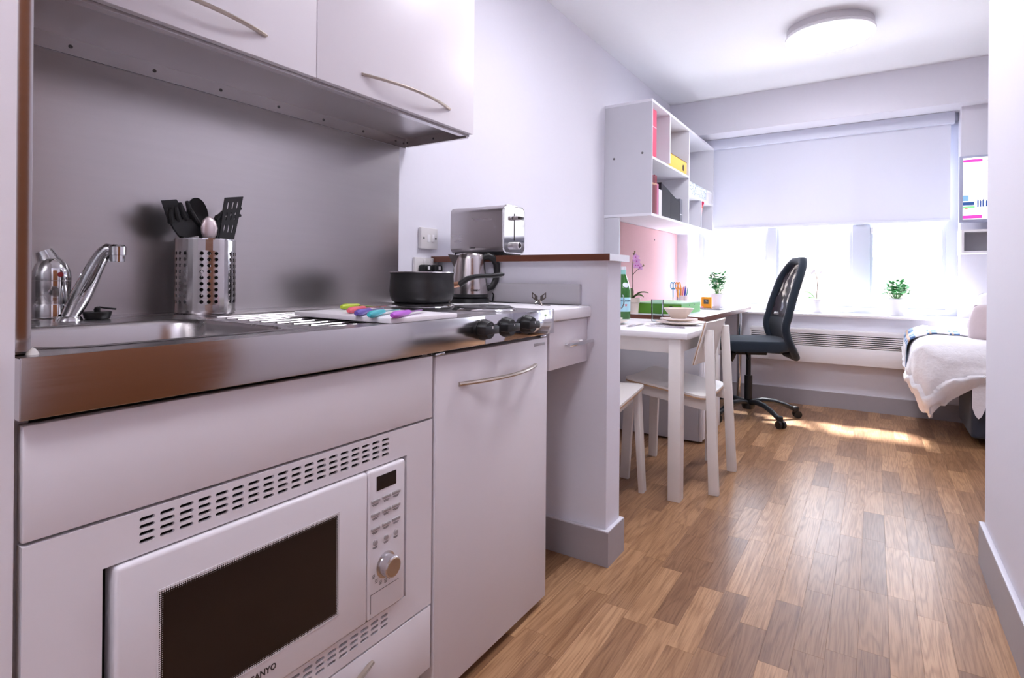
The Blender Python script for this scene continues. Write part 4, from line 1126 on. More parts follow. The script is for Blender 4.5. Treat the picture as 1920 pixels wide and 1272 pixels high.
# shelf
SX = -1.236; Z0, Z1 = 1.421, 2.193; T = .018
sh = thing('wall_shelf', 'white open wall shelf unit mounted above the desk', 'shelf', (-1.4, 4.45, Z0))
for nm, y_ in (('side_panel', 3.600), ('divider', 4.480), ('side_panel', 5.272)):
    obj(nm, bx(XL+.001, SX, y_, y_+T, Z0+T, Z1-T), GREYLAM if y_ < 3.7 else WHITE_S, sh)
obj('divider', bx(XL+.01, SX, 3.985, 3.985+T, 1.815+T, Z1-T), WHITE_S, sh)
obj('top_panel', bx(XL+.001, SX, 3.600, 5.290, Z1-T, Z1), WHITE_S, sh)
obj('bottom_panel', bx(XL+.001, SX, 3.600, 5.290, Z0, Z0+T), WHITE_S, sh)
obj('shelf_board', bx(XL+.01, SX, 3.618, 4.480, 1.800, 1.815+.001), WHITE_S, sh)
obj('shelf_board', bx(XL+.01, SX, 4.498, 5.272, 1.668, 1.686), WHITE_S, sh)
obj('divider', bx(XL+.01, SX, 4.860, 4.878, Z0+T, 1.668), WHITE_S, sh)
obj('back_panel', bx(XL+.001, XL+.009, 3.618, 5.272, Z0+T, Z1-T), WHITE_S, sh)
for (x_, z_) in ((-1.500, 1.82), (-1.300, 1.84)): obj('cam_cover', lathe(B(), [(.008, 0), (.008, -.0012), (0, -.0015)], (x_, 3.600, z_), 14, axis='y'), GREYTXT, sh)
# things on the shelf
def book(name, x0, x1, y0, y1, z0, h, rgb, label, cat='book', pages=True, group='books and files on the wall shelf', band=None):
    t = thing(name, label, cat, ((x0+x1)/2, (y0+y1)/2, z0), group=group)
    m_ = mat('cover_%d_%d_%d' % rgb, rgb, .5)
    b = B(); box(b, x0, x1, y0, y0+.003, z0, z0+h); box(b, x0, x1, y1-.003, y1, z0, z0+h); box(b, x1-.003, x1, y0+.003, y1-.003, z0, z0+h)
    obj('cover', b, m_, t)
    obj('pages', bx(x0+.004, x1-.003, y0+.003, y1-.003, z0+.003, z0+h-.004), WHITE_P, t)
    if band: obj('spine_band', bx(x1, x1+.0006, y0, y1, z0+h*band[0], z0+h*band[1]), mat('band_%d' % band[2][0], band[2], .5), t)
    return t
zl, zu = Z0+T+.0006, 1.8165
book('ring_binder', -1.50, SX-.002, 3.622, 3.700, zu, .315, (230, 92, 122), 'tall pink binder in the upper shelf bay nearest the kitchen', 'binder', band=(.62, .64, (240, 190, 200)))
yb = thing('yellow_box_file', 'yellow box file lying in the upper middle shelf bay', 'box file', (-1.38, 4.24, zu))
YEL = mat('yellow_card', (244, 204, 96), .55)
obj('case', bx(-1.52, SX-.010, 4.012, 4.455, zu, zu+.098, bev=.003), YEL, yb)
obj('lid_line', bx(-1.52, SX-.0095, 4.012, 4.455, zu+.0985, zu+.102), mat('yellow_dark', (150, 110, 50), .6), yb)
obj('finger_hole', lathe(B(), [(.024, 0), (.024, .0012), (.018, .0016), (.018, .0008), (0, .0006)], (SX-.010, 4.360, zu+.045), 24, axis='x'), mat('brass_ring_dark', (96, 74, 40), .4, metal=.5), yb)
book('hardback_book', -1.50, SX-.003, 3.622, 3.676, zl, .255, (112, 52, 62), 'dark maroon hardback in the lower shelf bay, nearest the kitchen', band=(.75, .80, (190, 150, 120)))
book('hardback_book', -1.50, SX-.004, 3.678, 3.722, zl, .262, (138, 58, 70), 'lighter maroon hardback next to the dark maroon one', band=(.75, .79, (200, 160, 130)))
book('paperback_book', -1.48, SX-.006, 3.724, 3.764, zl, .210, (196, 116, 150), 'thin pink and white paperback beside the maroon hardbacks')
book('paperback_book', -1.47, SX-.005, 3.766, 3.830, zl, .178, (232, 230, 236), 'white paperback standing left of the black magazine files')
BLK = mat('black_card', (30, 30, 36), .5)
for i, y_ in enumerate((3.835, 4.055)):
    t = thing('magazine_file', ('black slanted magazine file beside the white paperback', 'black slanted magazine file beside the grey lever arch file')[i], 'magazine file', (-1.38, y_+.1, zl), group='black magazine files')
    y1 = y_+.217
    b = B(); h0, h1 = (.235, .190) if i == 0 else (.188, .145)
    # box with a sloping open top
    for xa, xb_ in ((-1.50, -1.497), (SX-.013, SX-.010)): prism(b, [(y_, zl), (y1, zl), (y1, zl+h1), (y_, zl+h0)], 'x', xa, xb_)
    for ya, hh_ in ((y_, h0), (y1-.003, h1)): box(b, -1.497, SX-.013, ya, ya+.003, zl, zl+hh_)
    box(b, -1.497, SX-.013, y_+.003, y1-.003, zl, zl+.003)
    obj('case', b, BLK, t)
    obj('papers', bx(-1.49, SX-.020, y_+.02, y1-.02, zl+.004, zl+min(h0, h1)-.03), WHITE_P, t)
book('lever_arch_file', -1.50, SX-.010, 4.285, 4.345, zl, .175, (112, 114, 124), 'grey lever arch file at the right end of the lower shelf row', 'file', band=(.3, .34, (220, 220, 224)))
# patterned box on the right bay's shelf
px_ = mat('patterned_card', (226, 232, 238), .6)
N, L, pb2 = nodes(px_)
vt = N.new('ShaderNodeTexVoronoi'); vt.inputs['Scale'].default_value = 22; vt.distance = 'CHEBYCHEV'
cr_ = N.new('ShaderNodeValToRGB'); cr_.color_ramp.elements[0].position = .34; cr_.color_ramp.elements[0].color = (*lin((228, 234, 240)), 1); cr_.color_ramp.elements[1].position = .44; cr_.color_ramp.elements[1].color = (*lin((140, 156, 166)), 1)
e_ = cr_.color_ramp.elements.new(.52); e_.color = (*lin((222, 230, 236)), 1)
tc2 = N.new('ShaderNodeTexCoord'); L.new(tc2.outputs['Object'], vt.inputs['Vector']); L.new(vt.outputs['Distance'], cr_.inputs['Fac']); L.new(cr_.outputs['Color'], pb2.inputs['Base Color'])
t = thing('patterned_box', 'white storage box with grey square pattern in the far shelf bay', 'box', (-1.4, 4.76, 1.6866))
obj('case', bx(-1.50, SX-.008, 4.510, 5.060, 1.6866, 1.760, bev=.002), px_, t)
obj('lid', bx(-1.503, SX-.005, 4.507, 5.063, 1.7605, 1.785, bev=.002), px_, t)
t = thing('white_box', 'plain white box beside the patterned box in the far shelf bay', 'box', (-1.4, 5.16, 1.6866))
obj('case', bx(-1.50, SX-.008, 5.075, 5.262, 1.6866, 1.768, bev=.003), WHITE_P, t)
obj('lid', bx(-1.502, SX-.006, 5.073, 5.264, 1.7685, 1.79, bev=.003), WHITE_P, t)
# small pink doll-like brush leaning in the last compartment: built as a plain brush
t = thing('paint_brush', 'pink and red long brush leaning in the last shelf compartment', 'brush', (-1.262, 4.905, zl))
obj('handle', tube(B(), [(-1.262, 4.900, zl), (-1.256, 4.915, zl+.10), (-1.252, 4.93, zl+.17)], [.006, .010, .012], 12, flat=(1, 1)), mat('pale_pink_handle', (240, 190, 190), .4), t)
obj('ferrule', tube(B(), [(-1.252, 4.93, zl+.17), (-1.250, 4.935, zl+.195)], [.012, .014], 12), mat('coral_band', (226, 120, 110), .4), t)
obj('bristles', tube(B(), [(-1.250, 4.935, zl+.195), (-1.249, 4.94, zl+.22), (-1.248, 4.942, zl+.238)], [.014, .019, .008], 12), mat('red_bristles', (206, 62, 96), .7), t)

# ---- on the desk
GR1 = mat('green_card', (84, 138, 36), .5); GR2 = mat('light_green_card', (112, 188, 104), .5)
gx = P(1278, 575, y=3.62).x
gb = thing('green_box_file', 'green box file lying flat on the near end of the desk', 'box file', (gx-.14, 3.80, DZ))
g0, g1 = gx-.300, gx
gy1 = P(1313, 575, x=gx).y
b = B(); box(b, g0, g1-.0008, 3.620, gy1, DZ+.0006, DZ+.066)
obj('case', b, GR1, gb)
obj('side_panel', bx(g1-.0008, g1, 3.620, gy1, DZ+.0006, DZ+.066), GR2, gb)
obj('lid', bx(g0-.002, g1+.001, 3.617, gy1+.002, DZ+.0665, DZ+.074, bev=.001), mat('pale_green_card', (170, 212, 170), .5), gb)
obj('finger_ring', lathe(B(), [(.021, 0), (.021, -.0012), (.016, -.002), (.014, -.001), (.014, 0)], (g1-.068, 3.620, DZ+.034), 24, axis='y'), BLACK, gb)
for y_ in (3.80, 3.93): obj('rivet', lathe(B(), [(.005, 0), (.004, .001), (0, .0012)], (g1, y_, DZ+.055), 10, axis='x'), DARKMETAL, gb)
# orchid
oc = Vector((P(1185, 586, y=3.552).x, 3.552, DZ))
op = thing('potted_orchid', 'pink flowering orchid in a cream pot on the desk', 'plant', oc)
obj('pot', lathe(B(), [(0, 0), (.040, 0), (.047, .072), (.051, .074), (.054, .103), (.050, .103), (.046, .080), (0, .078)], oc, 36), CERAMIC, op, smooth=40)
obj('soil', lathe(B(), [(0, .088), (.047, .088), (.047, .080)], oc, 24), mat('bark_soil', (78, 58, 44), .9), op)
GREEN = mat('orchid_leaf', (84, 104, 58), .4); STEM = mat('orchid_stem', (92, 74, 66), .5)
LEAFM = {}
def leaf(parent, base, tip, width, droop, m, name='leaf', n=8, fold=.25):
    base, tip = Vector(base), Vector(tip); d = tip-base; s_ = d.cross(Vector((0, 0, 1)))
    s_ = s_.normalized() if s_.length > 1e-4 else Vector((1, 0, 0))
    def fn(u, v):
        p = base.lerp(tip, u)+Vector((0, 0, droop*math.sin(math.pi*u)))
        w = width*math.sin(math.pi*min(1, u*.92+.06))**.7
        q = (v-.5)*2
        return p+s_*w*q*.5+Vector((0, 0, abs(q)*w*fold)), Vector((0, 0, 1))
    return obj(name, solid_grid(B(), n, 4, fn, .0012), m, parent, smooth=70)
lb = oc+Vector((0, 0, .092))
leaf(op, lb, lb+Vector((.115, -.01, .045)), .032, .022, GREEN)
leaf(op, lb, lb+Vector((.100, -.06, .020)), .030, .020, GREEN)
leaf(op, lb, lb+Vector((-.030, .05, .075)), .030, .012, GREEN)
leaf(op, lb, lb+Vector((-.095, -.02, .04)), .030, .020, GREEN)
st = [oc+Vector(p) for p in ((0, 0, .09), (.004, 0, .20), (.000, 0, .30), (.006, 0, .37), (.016, 0, .405))]
obj('stem', tube(B(), st, [.0034, .003, .0028, .0024, .002], 8), STEM, op)
obj('side_stem', tube(B(), [oc+Vector((.002, 0, .255)), oc+Vector((.03, .0, .285)), oc+Vector((.075, .0, .315))], [.0026, .0022, .0016], 8), STEM, op)
PETAL = mat('pink_petal', (222, 168, 214), .5); PETAL2 = mat('magenta_lip', (190, 84, 168), .5)
random.seed(3)
for (dx, dz, s_) in ((.026, .372, .030), (.032, .345, .034), (.022, .318, .030), (.040, .318, .030), (.052, .305, .026)):
    c = oc+Vector((dx, random.uniform(-.012, .012), dz))
    fl = obj('flower', lathe(B(), [(0, -.004), (.004, -.003), (.005, 0), (.003, .004), (0, .005)], c+Vector((0, -.006, 0)), 10, axis='y'), PETAL2, op)
    for k in range(5):
        a = R(90+72*k+random.uniform(-8, 8)); tip = c+Vector((math.cos(a)*s_*.8, random.uniform(-.008, .006), math.sin(a)*s_*.8)); dd = (tip-c); sd = Vector((-math.sin(a), 0, math.cos(a)))
        b = B(); f_ = [b.verts.new(p) for p in (c, c+dd*.45+sd*s_*.3+Vector((0, -.003, 0)), c+dd*.85+sd*s_*.24, tip, c+dd*.85-sd*s_*.24, c+dd*.45-sd*s_*.3+Vector((0, -.003, 0)))]
        face(b, f_); obj('petal', b, PETAL, fl)
for (dx, dz) in ((.016, .408), (.008, .395), (.076, .317)):
    c = oc+Vector((dx, 0, dz)); obj('bud', lathe(B(), [(0, -.008), (.005, -.003), (.006, .002), (0, .009)], c, 10), mat('bud', (140, 124, 92), .5), op)
# pencil pot and contents
pp = Vector((P(1279, 560, y=4.50).x, 4.50, DZ))
t = thing('pencil_pot', 'pale pencil pot on the desk behind the green box file', 'pot', pp)
obj('cup', lathe(B(), [(0, 0), (.042, 0), (.043, .002), (.043, .098), (.0405, .098), (.040, .004), (0, .004)], pp, 32), mat('pale_pot', (226, 208, 208), .4), t)
pcs = [('teal', (40, 110, 120)), ('dark green', (60, 90, 70)), ('tan', (206, 150, 90)), ('orange', (240, 150, 50)), ('red', (214, 70, 70)), ('purple', (110, 76, 170)), ('blue', (70, 90, 200)), ('sea green', (60, 150, 130))]
for i, (nm, c) in enumerate(pcs):
    a = pp+Vector((-.026+.0075*i*.9, -.016+.01*(i % 3), .0045)); e_ = a+Vector((-.014+.0075*i*.75, .004, .152+.006*(i % 3)))
    t = thing('pencil', f'{nm} pencil in the pale pencil pot', 'pencil', a, group='coloured pencils in the pot')
    obj('shaft', tube(B(), [a, e_], .0038, 6), mat('pencil_'+nm.replace(' ', '_'), c, .45), t)
    obj('tip', tube(B(), [e_, e_+(e_-a).normalized()*.012], [.0037, .0008], 6), mat('pencil_wood', (226, 190, 150), .6), t)
for (pxl, nm, c) in ((1262, 'blue', (70, 168, 206)), (1271, 'orange', (244, 158, 62))):
    base = P(pxl, 560, y=4.36); base = Vector((base.x, 4.36, DZ+.0006))
    t = thing('scissors', f'pair of {nm} handled scissors standing upright behind the green box file', 'scissors', base)
    m_ = mat('scissor_'+nm, c, .4)
    obj('blades', tube(B(), [base, base+Vector((0, 0, .09))], [.004, .011], 8, flat=(1, .35)), CHROME, t)
    obj('shank', tube(B(), [base+Vector((0, 0, .08)), base+Vector((0, 0, .150))], .008, 10, flat=(1, .6)), m_, t)
    for s_ in (-1, 1):
        obj('finger_loop', tube(B(), [base+Vector((s_*.0095+.010*math.cos(R(a)), 0, .176+.026*math.sin(R(a)))) for a in range(0, 360, 24)], .0045, 8, closed=True), m_, t)
# clock, tablet, on the desk
ck = P(1324.5, 577, z=DZ); ck = Vector((ck.x, ck.y, DZ))
t = thing('desk_clock', 'small orange square desk clock with dark dial', 'clock', ck)
fdir = Vector((.0, -1, 0)); 
ORG = mat('orange_plastic', (246, 166, 40), .4)
obj('case', bx(ck.x-.040, ck.x+.040, ck.y-.012, ck.y+.018, DZ+.0006, DZ+.086, bev=.006, seg=3), ORG, t)
obj('dial', bx(ck.x-.019, ck.x+.019, ck.y-.0135, ck.y-.0118, DZ+.030, DZ+.068), mat('clock_dial', (86, 90, 84), .4), t)
b = B(); box(b, ck.x-.001, ck.x+.001, ck.y-.0142, ck.y-.0136, DZ+.048, DZ+.062); box(b, ck.x, ck.x+.012, ck.y-.0142, ck.y-.0136, DZ+.0475, DZ+.0492)
obj('hands', b, WHITE_P, t)
t = thing('tablet', 'thin grey tablet computer lying on the desk beside the clock', 'tablet', (-1.03, 4.46, DZ))
obj('case', bx(-1.125, -.965, 4.36, 4.60, DZ+.0006, DZ+.009, bev=.003), mat('grey_tablet', (120, 118, 126), .35), t)
obj('screen', bx(-1.117, -.973, 4.372, 4.588, DZ+.0088, DZ+.0096), DARKGLASS, t)
one('sticky_note_pad', bx(-1.19, -1.135, 4.50, 4.56, DZ+.0006, DZ+.012, bev=.001), mat('magenta_paper', (206, 80, 190), .7), 'magenta sticky note pad beside the orange clock', 'note pad')

# ---- sill plants
POTW = mat('white_glazed_pot', (236, 236, 242), .3)
LEAFG = mat('fresh_green_leaf', (70, 150, 84), .5); LEAFG2 = mat('light_green_leaf', (120, 180, 104), .5)
def bush(px, py, zb, yb, label, r=.07, h=.11, spread=.09, height=.15, n=90, kind=0):
    c = P(px, py, y=yb); c = Vector((c.x, yb, zb+.0006))
    t = thing('potted_plant', label, 'plant', c)
    obj('pot', lathe(B(), [(0, 0), (r*.74, 0), (r*.78, .004), (r*.98, h-.014), (r*1.02, h-.012), (r*1.03, h), (r*.94, h), (r*.9, h-.012), (0, h-.014)], c, 36), POTW, t, smooth=40)
    obj('soil', lathe(B(), [(0, h-.011), (r*.9, h-.012), (r*.9, h-.02)], c, 24), mat('plant_soil', (74, 58, 50), .9), t)
    b = B(); rs = random.Random(px)
    stems = B()
    for k in range(n):
        a = rs.uniform(0, 2*math.pi); q = rs.random()**.6; z_ = h+height*(.2+.8*rs.random())
        rr_ = spread*q*(1-.35*(z_-h)/height)
        p = c+Vector((rr_*math.cos(a), rr_*math.sin(a), z_)); d = Vector((math.cos(a)*.8+rs.uniform(-.4, .4), math.sin(a)*.8+rs.uniform(-.4, .4), rs.uniform(-.3, .8))).normalized()
        s_ = d.cross(Vector((0, 0, 1))).normalized(); L_ = rs.uniform(.024, .042); w = L_*.45; nrm = s_.cross(d)
        f_ = [b.verts.new(x_) for x_ in (p, p+d*L_*.35+s_*w, p+d*L_*.75+s_*w*.7, p+d*L_+nrm*-.004, p+d*L_*.75-s_*w*.7, p+d*L_*.35-s_*w)]
        face(b, f_)
        if k % 7 == 0: tube(stems, [c+Vector((rr_*.2*math.cos(a), rr_*.2*math.sin(a), h-.012)), p], [.002, .0012], 5)
    obj('stems', stems, LEAFG2, t); o = obj('foliage', b, LEAFG if kind == 0 else LEAFG2, t); o['kind'] = 'stuff'
    return t
bush(1681, 586, .735, 5.20, 'bushy green plant in a white pot at the right of the window sill', .075, .130, .095, .140, 220)
bush(1347, 575, DZ, 4.86, 'feathery green plant in a white pot at the far end of the desk', .070, .110, .085, .165, 200)
c = P(1531, 586, y=5.18); c = Vector((c.x, 5.18, .7356))
t = thing('potted_orchid', 'bare stemmed orchid in a white pot in the middle of the window sill', 'plant', c)
obj('pot', lathe(B(), [(0, 0), (.046, 0), (.048, .004), (.066, .095), (.072, .097), (.073, .112), (.066, .112), (.062, .098), (0, .095)], c, 36), POTW, t, smooth=40)
lb = c+Vector((0, 0, .104))
leaf(t, lb, lb+Vector((-.105, -.02, .065)), .045, .02, LEAFG2); leaf(t, lb, lb+Vector((.095, .01, .022)), .030, .018, LEAFG2); leaf(t, lb, lb+Vector((-.06, -.05, .012)), .035, .012, LEAFG2)
obj('stem', tube(B(), [lb, lb+Vector((.004, 0, .12)), lb+Vector((.0, 0, .19)), lb+Vector((-.02, 0, .235))], [.003, .0026, .002, .0016], 8), STEM, t)
obj('side_stem', tube(B(), [lb+Vector((.001, 0, .17)), lb+Vector((.016, 0, .205)), lb+Vector((.03, 0, .222))], [.0018, .0015, .0012], 6), STEM, t)
for p in ((-.022, .236), (.03, .225), (-.035, .222)):
    obj('flower', lathe(B(), [(0, -.004), (.012, -.002), (.014, .003), (0, .006)], lb+Vector((p[0], 0, p[1])), 10, axis='y'), WHITE_P, t)

# ---- radiator
rd = thing('radiator', 'long flat white wall radiator with slotted grille under the window', 'radiator', (-.2, 5.04, .35))
ry0, ry1 = 4.985, 5.0845
rx0, rx1 = -.865, .80
obj('panel', bx(rx0, rx1, ry0, ry1, .355, .485, bev=.004), WHITE_P, rd)
obj('top_panel', bx(rx0, rx1, ry0+.004, ry1, .588, .615, bev=.003), WHITE_P, rd)
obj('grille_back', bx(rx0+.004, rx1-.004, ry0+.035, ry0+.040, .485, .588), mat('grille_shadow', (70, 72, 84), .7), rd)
for k in range(7):
    z_ = .4905+k*.0150
    obj('slat', bx(rx0+.002, rx1-.002, ry0+.001, ry0+.034, z_, z_+.0075, bev=.001), WHITE_P, rd)
for x_ in (rx0, rx1-.012): obj('end_cap', bx(x_, x_+.012, ry0, ry1, .485, .588), WHITE_P, rd)

# ---- office chair
och = thing('office_chair', 'black mesh-backed swivel office chair pulled up to the desk', 'chair', (-.770, 4.400, 0), R(180+24), local=True)
SZ = .585
b = B(); prism(b, rrect(-.235, .245, -.235, .235, .09, 8), 'z', SZ-.085, SZ-.012)
bmesh.ops.bevel(b, geom=[e for e in b.edges if abs(e.verts[0].co.z-e.verts[1].co.z) < 1e-5], offset=.022, segments=3, profile=.6, affect='EDGES')
for v_ in b.verts:
    if v_.co.z > SZ-.03: v_.co.z += .012*(1-(v_.co.y/.235)**2)-.02*max(0, (v_.co.x-.12)/.12)**2
obj('seat', b, SEATF, och, smooth=60, label='navy black padded seat')
obj('mechanism', bx(-.11, .11, -.075, .075, SZ-.125, SZ-.084, bev=.008), BLACK, och)
obj('lever', tube(B(), [(.03, .06, SZ-.115), (.05, .16, SZ-.12), (.055, .235, SZ-.145)], [.007, .007, .010], 8), BLACK, och)
obj('tension_knob', tube(B(), [(.10, 0, SZ-.11), (.135, 0, SZ-.175)], [.022, .028], 14), BLACK, och)
obj('gas_column', lathe(B(), [(.0165, .30), (.0165, SZ-.12)], (0, 0, 0), 20), BLACK, och)
obj('column_cover', lathe(B(), [(.027, .10), (.027, .30), (.0165, .302)], (0, 0, 0), 20), BLACK, och)
hub = obj('hub', lathe(B(), [(0, .055), (.040, .06), (.046, .085), (.042, .118), (.027, .128), (0, .128)], (0, 0, 0), 24), BLACK, och)
BASE = mat('base_nylon', (36, 38, 42), .32)
for k in range(5):
    a = R(-204+2+ -46+72*k); d = Vector((math.cos(a), math.sin(a), 0)); s_ = Vector((-d.y, d.x, 0))
    pts = [d*.03+Vector((0, 0, .108)), d*.10+Vector((0, 0, .122)), d*.18+Vector((0, 0, .116)), d*.26+Vector((0, 0, .092)), d*.325+Vector((0, 0, .062))]
    arm = obj('base_arm', tube(B(), pts, [.026, .025, .023, .021, .020], 12, flat=(1.0, .75)), BASE, och, smooth=60)
    cs = d*.335
    ca = obj('caster', bx(cs.x-.018, cs.x+.018, cs.y-.018, cs.y+.018, .038, .082, bev=.006), BLACK, och)
    for q in (-1, 1):
        w = cs+s_*q*.017+d*.010; b = B()
        tube(b, [w-s_*.009+Vector((0, 0, .0265)), w+s_*.009+Vector((0, 0, .0265))], .026, 18)
        obj('wheel', b, BLACK, ca)
# backrest frame: closed loop with S-shaped side profile
def bprof(t):                      # height fraction -> (x, z)
    z = .455+t*.685
    x = -.300+.085*math.sin(min(1, t/.42)*math.pi*.62)*1.0 - .125*max(0, t-.30)**1.35*1.6 
    return x, z
def bhalf(t):                      # half width at height
    if t < .12: return .105+.10*(t/.12)
    if t < .72: return .205+.020*math.sin((t-.12)/.6*math.pi)
    q = (t-.72)/.28; return .205*math.sqrt(max(0, 1-q*q*.82))
loop_pts = []
NT = 26
for k in range(NT+1):
    t_ = k/NT; x_, z_ = bprof(t_); loop_pts.append(Vector((x_+.030*(bhalf(t_)/.22)**2, bhalf(t_), z_)))
for k in range(NT, -1, -1):
    t_ = k/NT; x_, z_ = bprof(t_); loop_pts.append(Vector((x_+.030*(bhalf(t_)/.22)**2, -bhalf(t_), z_)))
obj('back_frame', tube(B(), loop_pts, .027, 10, closed=True, flat=(1.0, 1.0)), SEATF, och, smooth=70, label='black padded backrest frame')
MESHM = bpy.data.materials.new('black_mesh_net'); MESHM.use_nodes = True
N, L = MESHM.node_tree.nodes, MESHM.node_tree.links
bs = N['Principled BSDF']; bs.inputs['Base Color'].default_value = (*lin((38, 34, 42)), 1); bs.inputs['Roughness'].default_value = .7
tr = N.new('ShaderNodeBsdfTransparent'); mx = N.new('ShaderNodeMixShader')
wv = N.new('ShaderNodeTexWave'); wv.inputs['Scale'].default_value = 9.0; wv.inputs['Distortion'].default_value = 7.0; wv.inputs['Detail'].default_value = 1.5; wv.inputs['Detail Scale'].default_value = 1.2
tcm = N.new('ShaderNodeTexCoord'); mpm = N.new('ShaderNodeMapping'); mpm.inputs['Rotation'].default_value = (R(35), R(20), 0); L.new(tcm.outputs['Object'], mpm.inputs['Vector']); L.new(mpm.outputs[0], wv.inputs['Vector'])
mrm = N.new('ShaderNodeMapRange'); mrm.inputs['To Min'].default_value = .42; mrm.inputs['To Max'].default_value = .97
L.new(wv.outputs['Fac'], mrm.inputs['Value']); L.new(mrm.outputs[0], mx.inputs[0]); L.new(tr.outputs[0], mx.inputs[1]); L.new(bs.outputs[0], mx.inputs[2]); L.new(mx.outputs[0], N['Material Output'].inputs['Surface'])
def bsurf(u, v, t0, t1):
    t_ = t0+(t1-t0)*v; x_, z_ = bprof(t_); h = bhalf(t_)*.95*(2*u-1)
    return Vector((x_+.030*(h/.22)**2-.004, h, z_)), Vector((1, 0, 0))
obj('mesh_panel', solid_grid(B(), 12, 16, lambda u, v: bsurf(u, v, .40, .985), .002), MESHM, och, smooth=70, label='stretched black see-through mesh')
obj('lumbar_pad', solid_grid(B(), 12, 8, lambda u, v: bsurf(u, v, .06, .42), .014), SEATF, och, smooth=70)
obj('back_bracket', tube(B(), [(-.08, 0, SZ-.10), (-.22, 0, SZ-.11), (-.285, 0, SZ-.05), (-.262, 0, SZ+.06)], [.022, .022, .020, .016], 10, flat=(1.4, .6)), BLACK, och)

# =================================================================== RIGHT SIDE
tv = thing('television', 'wall-mounted television showing a news picture, cut off by the right wall', 'television', (.9, 5.1, 1.40))
vx0, vx1, vz0, vz1 = .497, 1.21, 1.412, 1.878
obj('case', bx(vx0, vx1, 5.005, 5.045, vz0, vz1, bev=.004), mat('grey_tv_bezel', (168, 172, 196), .4), tv)
scn = mat('screen_white', (248, 248, 252), .3, emit=.55, emitc=(248, 248, 252))
ix0, ix1, iz0, iz1 = vx0+.020, vx1-.020, vz0+.022, vz1-.016
scr = obj('screen', bx(ix0, ix1, 5.0042, 5.0052, iz0, iz1), scn, tv)
def patch(name, x0, x1, z0, z1, rgb, k=1):
    obj(name, bx(x0, x1, 5.0042-.0003*k, 5.0042, z0, z1), mat('screen_%s_%d' % (name, k), rgb, .3, emit=.5, emitc=rgb), scr)
MAG = (216, 62, 158)
patch('headline_bar', ix0, ix0+.105, iz1-.030, iz1-.012, MAG)
patch('ticker_bar', ix0, ix0+.105, iz0+.006, iz0+.028, MAG)
patch('sky_line', ix0, ix1, iz1-.106, iz1-.103, (170, 182, 212))
patch('vehicle', ix0, ix0+.062, iz0+.098, iz0+.122, (40, 70, 120))
patch('vehicle_stripe', ix0, ix0+.066, iz0+.078, iz0+.092, (120, 200, 130))
patch('vehicle_chevron', ix0+.010, ix0+.028, iz0+.074, iz0+.082, (226, 110, 90), 2)
patch('van', ix0, ix0+.032, iz0+.128, iz0+.168, (110, 150, 205))
for i, q in enumerate((.078, .092, .106, .124, .140, .165)):
    patch('figure', ix0+q, ix0+q+.008, iz0+.084, iz0+.130-.006*(i % 2), (44, 70, 130), 1)
    patch('figure_head', ix0+q+.0015, ix0+q+.0065, iz0+.130-.006*(i % 2), iz0+.138-.006*(i % 2), (90, 90, 120), 1)
for i in range(9): patch('facade_window', ix0+.02+i*.045, ix0+.034+i*.045, iz0+.200, iz0+.262, (222, 224, 236), 1)
text('screen_lettering', 'LIVE', .020, (ix0+.112, 5.0038, iz1-.030), (1, 0, 0), (0, 0, 1), mat('screen_text', (150, 140, 160), .4), scr)
obj('wall_bracket', bx(.80, .92, 5.045, 5.2045, 1.58, 1.70, bev=.003), DARKMETAL, tv)
sb = thing('box_shelf', 'small open white box shelf on the wall below the television', 'shelf', (.9, 5.12, 1.19))
bx0, bx1, bz0, bz1 = .508, 1.10, 1.198, 1.362
b = B(); box(b, bx0, bx0+.016, 4.985, 5.2045, bz0, bz1); obj('side_panel', b, WHITE_P, sb)
obj('side_panel', bx(bx1-.016, bx1, 4.985, 5.2045, bz0, bz1), WHITE_P, sb)
obj('top_panel', bx(bx0+.016, bx1-.016, 4.985, 5.2045, bz1-.016, bz1), WHITE_P, sb)
obj('bottom_panel', bx(bx0+.016, bx1-.016, 4.985, 5.2045, bz0, bz0+.016), WHITE_P, sb)
obj('back_panel', bx(bx0+.016, bx1-.016, 5.196, 5.2045, bz0+.016, bz1-.016), GREYLAM, sb)

# bed along the window wall
bed = thing('bed', 'single divan bed with charcoal base standing along the window wall', 'bed', (1.3, 4.70, 0))
BX0, BX1, BY0, BY1 = .34, 2.30, 4.36, 4.975
obj('divan_base', bx(.50, BX1, BY0+.02, BY1, .05, .40, bev=.02, seg=3), DIVAN, bed)
obj('mattress', bx(BX0, BX1, BY0, BY1, .40, .585, bev=.05, seg=4), fabric('mattress_ticking', (230, 226, 226), 120, .1, .02), bed)
for x_ in (.60, 2.2):
    for y_ in (BY0+.08, BY1-.08): obj('foot', lathe(B(), [(.022, 0), (.025, .05)], (x_, y_, 0), 14), BLACK, bed)
random.seed(5)
from mathutils import noise as mnoise
DX0, DY0, DYB, DXR, DRR = .205, 4.300, 4.985, 2.15, .17
def ring(w, d):
    """L-shaped path round the foot end and the near side of the bed, d metres in from the edge; gives point and outward direction"""
    r_ = max(DRR-d, .001); x0, y0 = DX0+d, DY0+d
    if w < .36:
        t = w/.36; return Vector((x0, DYB+(y0+r_-DYB)*t, 0)), Vector((-1, 0, 0))
    if w < .50:
        a = R(180+90*(w-.36)/.14); n = Vector((math.cos(a), math.sin(a), 0))
        return Vector((x0+r_, y0+r_, 0))+n*r_, n
    t = (w-.50)/.50; return Vector((x0+r_+(DXR-x0-r_)*t, y0, 0)), Vector((0, -1, 0))
EDGE = .12
